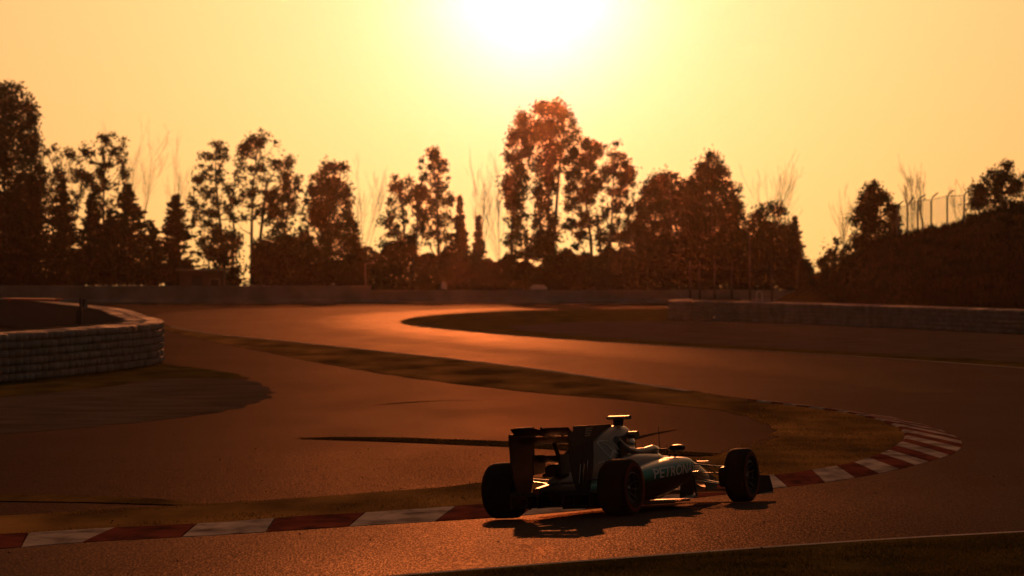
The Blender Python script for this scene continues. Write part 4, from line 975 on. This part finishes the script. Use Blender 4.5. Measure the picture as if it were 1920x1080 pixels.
# sidepods
pods = []
for s_ in (1, -1):
    rows = [(2.24, .485, .19, .30, .585), (2.18, .485, .215, .27, .605), (2.0, .475, .235, .21, .615), (1.7, .45, .245, .155, .60), (1.4, .405, .245, .125, .565), (1.1, .335, .235, .105, .515), (.8, .255, .215, .10, .455), (.5, .175, .175, .10, .40), (.2, .11, .12, .12, .35)]
    mb = MB(); mb.loft(spline_secs(rows, lambda a, b, c, d, e: [(x_, y_, z_) for x_, y_, z_ in sec(a, s_ * b, c, d, e, 2.9, 2.3, 36, lean=s_ * .32)])); po = mb.build('sidepod', M_POD, car, smooth=True, sharp=50); pods.append(po)
    mb = MB(); mb.loft([sec(2.243, s_ * .485, .155, .33, .56, 2.9, 2.6, 24, lean=s_ * .32), sec(2.247, s_ * .485, .150, .335, .555, 2.9, 2.6, 24, lean=s_ * .32)]); mb.build('inlet', M_MATTBLACK, po)
    # raised shoulder between pod and cockpit
    mb = MB(); mb.loft(spline_secs([(2.05, .30, .10, .52, .655), (1.8, .30, .14, .5, .67), (1.5, .27, .16, .45, .68), (1.2, .23, .15, .4, .66), (.9, .18, .12, .36, .58)], lambda a, b, c, d, e: sec(a, s_ * b, c, d, e, 2.2, 2.6, 24))); mb.build('shoulder', M_SILVER, car, smooth=True)
    # mirror on its stalk
    mb = MB(); mb.loft([sec(2.12, s_ * .52, .085, .685, .755, 3, 3, 16), sec(2.18, s_ * .525, .09, .68, .76, 3, 3, 16), sec(2.23, s_ * .53, .05, .70, .745, 3, 3, 16)]); mi = mb.build('mirror', M_CARBON, car, smooth=True)
    mb = MB(); mb.box((2.117, s_ * .52, .72), (.004, .14, .05)); mb.build('mirror_glass', M_VISOR, mi)
    mb = MB(); mb.tube([(2.17, s_ * .475, .58), (2.17, s_ * .475, .69)], .013, 6).tube([(2.12, s_ * .30, .70), (2.17, s_ * .45, .715)], .011, 6); mb.build('stalk', M_CARBON, mi)
    # bargeboards
    mb = MB(); mb.plate([(2.45, .12), (2.82, .16), (2.86, .36), (2.75, .46), (2.52, .40)], s_ * .40, s_ * .412); mb.plate([(2.62, .10), (3.02, .13), (3.02, .26), (2.7, .28)], s_ * .33, s_ * .34); mb.build('bargeboard', M_CARBON, car)
    mb = MB(); mb.tube([(2.46, s_ * .62, .13), (2.44, s_ * .60, .36), (2.36, s_ * .52, .48)], [.015, .014, .012], 8, flat=.5); mb.build('turning_vane', M_CHROME, car, smooth=True)
    mb = MB(); mb.tube([(2.36, s_ * .30, .44), (2.5, s_ * .45, .40), (2.58, s_ * .60, .42)], .016, 8, flat=.4); mb.build('pod_winglet', M_CHROME, car, smooth=True)
    # suspension
    def arm(a, b, r, m_=M_CARBON): q = MB(); q.tube([a, b], r, 8, flat=.45); return q.build('suspension_arm', m_, car, smooth=True)
    arm((3.22, s_ * .20, .50), (3.46, s_ * .66, .43), .020, M_CHROME); arm((3.72, s_ * .15, .46), (3.54, s_ * .66, .43), .020, M_CHROME)
    arm((3.18, s_ * .22, .30), (3.46, s_ * .66, .21), .024, M_CHROME); arm((3.74, s_ * .17, .28), (3.54, s_ * .66, .21), .024, M_CHROME)
    arm((3.42, s_ * .20, .53), (3.50, s_ * .65, .24), .015); arm((3.62, s_ * .17, .37), (3.60, s_ * .66, .36), .014)
    arm((.32, s_ * .14, .41), (.04, s_ * .60, .47), .022, M_CHROME); arm((-.22, s_ * .09, .40), (-.02, s_ * .60, .46), .022, M_CHROME)
    arm((.34, s_ * .16, .22), (.05, s_ * .60, .19), .024); arm((-.20, s_ * .10, .24), (-.03, s_ * .60, .20), .026, M_CHROME); arm((0, s_ * .13, .28), (0, s_ * .6, .29), .03)
    # brake duct scoops inside the wheels
    mb = MB(); mb.loft([sec(3.30, s_ * .60, .045, .20, .44, n=14), sec(3.58, s_ * .63, .04, .18, .48, n=14)]); mb.build('brake_duct', M_CARBON, car, smooth=True)
    mb = MB(); mb.loft([sec(-.16, s_ * .545, .03, .18, .48, n=14), sec(.16, s_ * .55, .035, .16, .50, n=14)]); mb.build('brake_duct', M_CARBON, car, smooth=True)
# front wing
fw = MB()
for s_ in (1, -1): fw.plate([(3.98, .15), (4.30, .15), (4.28, .28), (4.05, .36), (3.92, .36)], s_ * .10 - .007, s_ * .10 + .007)
fwo = fw.build('front_wing', M_CARBON, car)
m_ = MB(); wing(m_, foil(4.42, .125, 4.12, .15, .03, .015), -.25, .25); m_.build('main_plane', M_SILVER, fwo, smooth=True)
for s_ in (1, -1):
    m_ = MB(); wing(m_, foil(4.36, .115, 4.08, .155, .028, .02), s_ * .25, s_ * .82, 6, lambda u: (-.10 * u, -.01 * u)); m_.build('main_plane', M_SILVER, fwo, smooth=True)
    for k in range(3):
        m_ = MB(); wing(m_, foil(4.14 - .09 * k, .17 + .045 * k, 4.02 - .09 * k, .215 + .05 * k, .012, .008), s_ * .34, s_ * .80, 6, lambda u: (-.06 * u, -.012 * u)); m_.build('flap', M_CARBON, fwo, smooth=True)
    m_ = MB(); m_.plate([(4.30, .09), (4.32, .13), (4.22, .30), (3.90, .315), (3.80, .30), (3.78, .10)], s_ * .835, s_ * .847); m_.build('endplate', M_MATTBLACK, fwo)
    m_ = MB(); m_.plate([(4.30, s_ * .84), (4.22, s_ * .895), (3.90, s_ * .90), (3.80, s_ * .87), (3.80, s_ * .82), (4.28, s_ * .82)], .085, .098, 'xy'); m_.build('footplate', M_SILVER, fwo)
    m_ = MB(); m_.plate([(3.98, .25), (3.88, .37), (3.80, .36), (3.85, .25)], s_ * .60, s_ * .61); wing(m_, foil(4.0, .34, 3.84, .385, .012, .01), s_ * .60, s_ * .835); m_.build('cascade', M_CARBON, fwo)
    m_ = MB(); wing(m_, foil(3.72, .50, 3.58, .515, .02, .0), s_ * .14, s_ * .30); m_.build('nose_camera', M_SILVER, fwo, smooth=True)
# steering wheel
mb = MB(); mb.loft([sec(2.235, 0, .135, .50, .66, 4, 4, 20), sec(2.27, 0, .135, .50, .66, 4, 4, 20)]); sw = mb.build('steering_wheel', M_MATTBLACK, car, smooth=True)
mb = MB(); mb.tube([(2.26, 0, .58), (2.55, 0, .52)], .025, 8); mb.build('column', M_MATTBLACK, sw)
# lettering and emblem, laid on the bodywork
def text_mesh(txt, size, shear=0.0, ext=.0, bold=.0):
    cu = bpy.data.curves.new('lettering', 'FONT'); cu.body = txt; cu.size = size; cu.shear = shear; cu.offset = bold; cu.resolution_u = 3
    ob = bpy.data.objects.new('lettering_tmp', cu); COL.objects.link(ob); dg = bpy.context.evaluated_depsgraph_get(); dg.update()
    me = bpy.data.meshes.new_from_object(ob.evaluated_get(dg)); bpy.data.objects.remove(ob); bpy.data.curves.remove(cu)
    bm = bmesh.new(); bm.from_mesh(me); bmesh.ops.triangulate(bm, faces=bm.faces)
    for _ in range(2): bmesh.ops.subdivide_edges(bm, edges=[e for e in bm.edges if e.calc_length() > size * .25], cuts=1)
    bm.to_mesh(me); bm.free(); return me
def lay(name, me, target, fn, material, parent, dirn, lift=.004):
    """fn maps the flat x,y of the letters to a start point; cast along dirn onto the target"""
    tm = target.data; bvh = BVHTree.FromPolygons([v.co for v in tm.vertices], [p.vertices for p in tm.polygons])
    for v in me.vertices:
        st_ = Vector(fn(v.co.x, v.co.y)); hit, nrm_, *_ = bvh.ray_cast(st_, Vector(dirn))
        v.co = (hit - Vector(dirn) * lift) if hit else st_ + Vector(dirn) * .5
    me.materials.clear(); o = link(name, me, material, parent); return o
me = text_mesh('PETRONAS', .15, 0, 0, .002); w_ = max(v.co.x for v in me.vertices); sc_ = 1.0 / w_
lay('lettering', me, pods[1], lambda x, y: (1.20 + x * sc_, -1.2, .385 + y * 1.12 + .05 * x * sc_), M_TEXT, pods[1], (0, 1, 0))
me = text_mesh('PETRONAS', .15, 0, 0, .002)
lay('lettering', me, pods[0], lambda x, y: (2.20 - x * sc_, 1.2, .44 + y * 1.12 - .05 * x * sc_), M_TEXT, pods[0], (0, -1, 0))
for s_ in (1, -1):
    me = text_mesh('EPSON', .11, 0, 0, .002); w_ = max(v.co.x for v in me.vertices)
    for v in me.vertices: v.co = (-s_ * (-.56 if s_ < 0 else .18) + 0 + (-s_) * v.co.x * .42 / w_, s_ * .3855, .845 + v.co.y * .95) if False else ((-.57 + v.co.x * .40 / w_) if s_ < 0 else (-.17 - v.co.x * .40 / w_), s_ * .3855, .85 + v.co.y)
    link('lettering', me, M_TEXTDARK, rwo)
    # ring and three-pointed star on the cover flank
    mb = MB(); tm = cover.data; bvh = BVHTree.FromPolygons([v.co for v in tm.vertices], [p.vertices for p in tm.polygons]); cx_, cz_, rr_ = 1.0, .73, .13
    def proj(x_, z_):
        hit, *_ = bvh.ray_cast(Vector((x_, s_ * 1.2, z_)), Vector((0, -s_, 0))); return (hit + Vector((0, s_ * .003, 0))) if hit else Vector((x_, s_ * .2, z_))
    mb.tube([proj(cx_ + rr_ * 1.5 * math.cos(a) , cz_ + rr_ * math.sin(a) * .9 - .35 * rr_ * math.cos(a)) for a in [2 * math.pi * k / 40 for k in range(41)]], .0055, 5, cap=False)
    for k in range(3):
        a = math.pi / 2 + .5 + 2 * math.pi * k / 3
        mb.tube([proj(cx_ + rr_ * 1.5 * u * math.cos(a), cz_ + rr_ * .9 * u * math.sin(a) - .35 * rr_ * u * math.cos(a)) for u in (0, .25, .5, .75, 1)], [.010, .008, .006, .005, .004], 5)
    mb.build('emblem', M_TEXT, cover, fix=False)
    # two lines of small lettering, too small to read in the photograph
    for row, (n_, x0_) in enumerate(((13, .62), (9, .76))):
        mb = MB(); random.seed(12 + row)
        for k in range(n_):
            if k == 4 and row == 0: continue
            xx = x0_ + .034 * k; zz = .60 - row * .05 + .03 * k / n_
            for q in range(2):
                p_ = proj(xx + q * .012, zz); p2_ = proj(xx + q * .012 + .004, zz + random.uniform(.012, .022)); mb.tube([p_, p2_], .0028, 4, cap=False)
        mb.build('small_lettering', M_TEXT, cover, fix=False)

# ------------------------------------------------------------------ driver, one skinned figure plus helmet
drv = empty('person'); drv.matrix_world = car.matrix_world.copy()
tag(drv, 'racing driver in a yellow and white helmet sitting low in the cockpit', 'person')
V = []; E = []; RAD = []
def node(p, r, par=None):
    V.append(p); RAD.append(r); i = len(V) - 1
    if par is not None: E.append((par, i))
    return i
pel = node((2.02, 0, .27), (.13, .11)); ab_ = node((1.90, 0, .36), (.13, .10), pel); ch = node((1.78, 0, .49), (.15, .11), ab_); nk0 = node((1.74, 0, .60), (.09, .08), ch); nk = node((1.76, 0, .66), (.06, .06), nk0); hd = node((1.79, 0, .72), (.085, .085), nk); hd2 = node((1.80, 0, .77), (.075, .08), hd)
for s_ in (1, -1):
    sh = node((1.77, s_ * .15, .55), (.06, .06), ch); el = node((1.93, s_ * .185, .47), (.042, .042), sh); wr = node((2.13, s_ * .155, .55), (.028, .028), el)
    pm = node((2.19, s_ * .150, .575), (.030, .022), wr)
    for j, (dz_, ln_) in enumerate(((.028, .036), (.012, .042), (-.006, .040), (-.022, .032))):
        f1 = node((2.215, s_ * .156, .58 + dz_), (.009, .009), pm); f2 = node((2.215 + ln_ * .7, s_ * .150, .58 + dz_), (.0085, .0085), f1); node((2.235 + ln_ * .6, s_ * .125, .578 + dz_), (.008, .008), f2)
    tb_ = node((2.195, s_ * .128, .60), (.010, .010), pm); node((2.222, s_ * .112, .615), (.009, .009), tb_)
    hp = node((2.08, s_ * .09, .26), (.085, .085), pel); kn = node((2.55, s_ * .10, .42), (.055, .055), hp); an = node((2.98, s_ * .08, .36), (.035, .035), kn); node((3.06, s_ * .08, .44), (.032, .03), an)
me = bpy.data.meshes.new('driver_body'); me.from_pydata(V, E, []); me.update()
bo = link('body', me, mat('race suit', (.45, .45, .46), .8), drv)
md = bo.modifiers.new('skin', 'SKIN'); md.use_smooth_shade = True
for i, r in enumerate(RAD):
    sv = me.skin_vertices[0].data[i]; sv.radius = r; sv.use_root = (i == 0)
sb_ = bo.modifiers.new('sub', 'SUBSURF'); sb_.levels = 1; sb_.render_levels = 2
def helmet_paint():
    m = bpy.data.materials.new('helmet paint'); m.use_nodes = True; t = m.node_tree; b = t.nodes['Principled BSDF']
    co = t.nodes.new('ShaderNodeTexCoord'); wv = t.nodes.new('ShaderNodeTexWave'); wv.bands_direction = 'Z'; wv.inputs['Scale'].default_value = 3.2; wv.inputs['Distortion'].default_value = 2.5; t.links.new(co.outputs['Object'], wv.inputs['Vector'])
    rp = t.nodes.new('ShaderNodeValToRGB'); rp.color_ramp.interpolation = 'CONSTANT'; e = rp.color_ramp.elements
    e[0].color = (.02, .02, .02, 1); e[1].position = .3; e[1].color = (.75, .55, .06, 1); x = e.new(.55); x.color = (.7, .7, .7, 1); t.links.new(wv.outputs['Fac'], rp.inputs[0]); t.links.new(rp.outputs[0], b.inputs['Base Color'])
    b.inputs['Roughness'].default_value = .2; b.inputs['Coat Weight'].default_value = .5; return m
secs_ = []
for k in range(15):
    a = math.pi * k / 14; zz = .775 - .145 * math.cos(a) * (1.0 if k < 7 else .82); rr_ = max(.004, math.sin(a) ** .72)
    secs_.append([(1.815 + (.155 if math.cos(q) > 0 else .14) * rr_ * math.cos(q), .118 * rr_ * math.sin(q), zz) for q in [2 * math.pi * j / 24 for j in range(24)]])
mb = MB(); mb.loft(secs_); hel = mb.build('helmet', helmet_paint(), drv, smooth=True, sharp=60)
mb = MB(); mb.loft([[(1.815 + .158 * rr_ * math.cos(q), .121 * rr_ * math.sin(q), zz) for q in [R(-75 + 150 * j / 16) for j in range(17)]] for zz, rr_ in ((.735, .985), (.76, 1.0), (.79, 1.0), (.82, .955))], cap=False, closed=False); mb.build('visor', M_VISOR, hel, smooth=True)
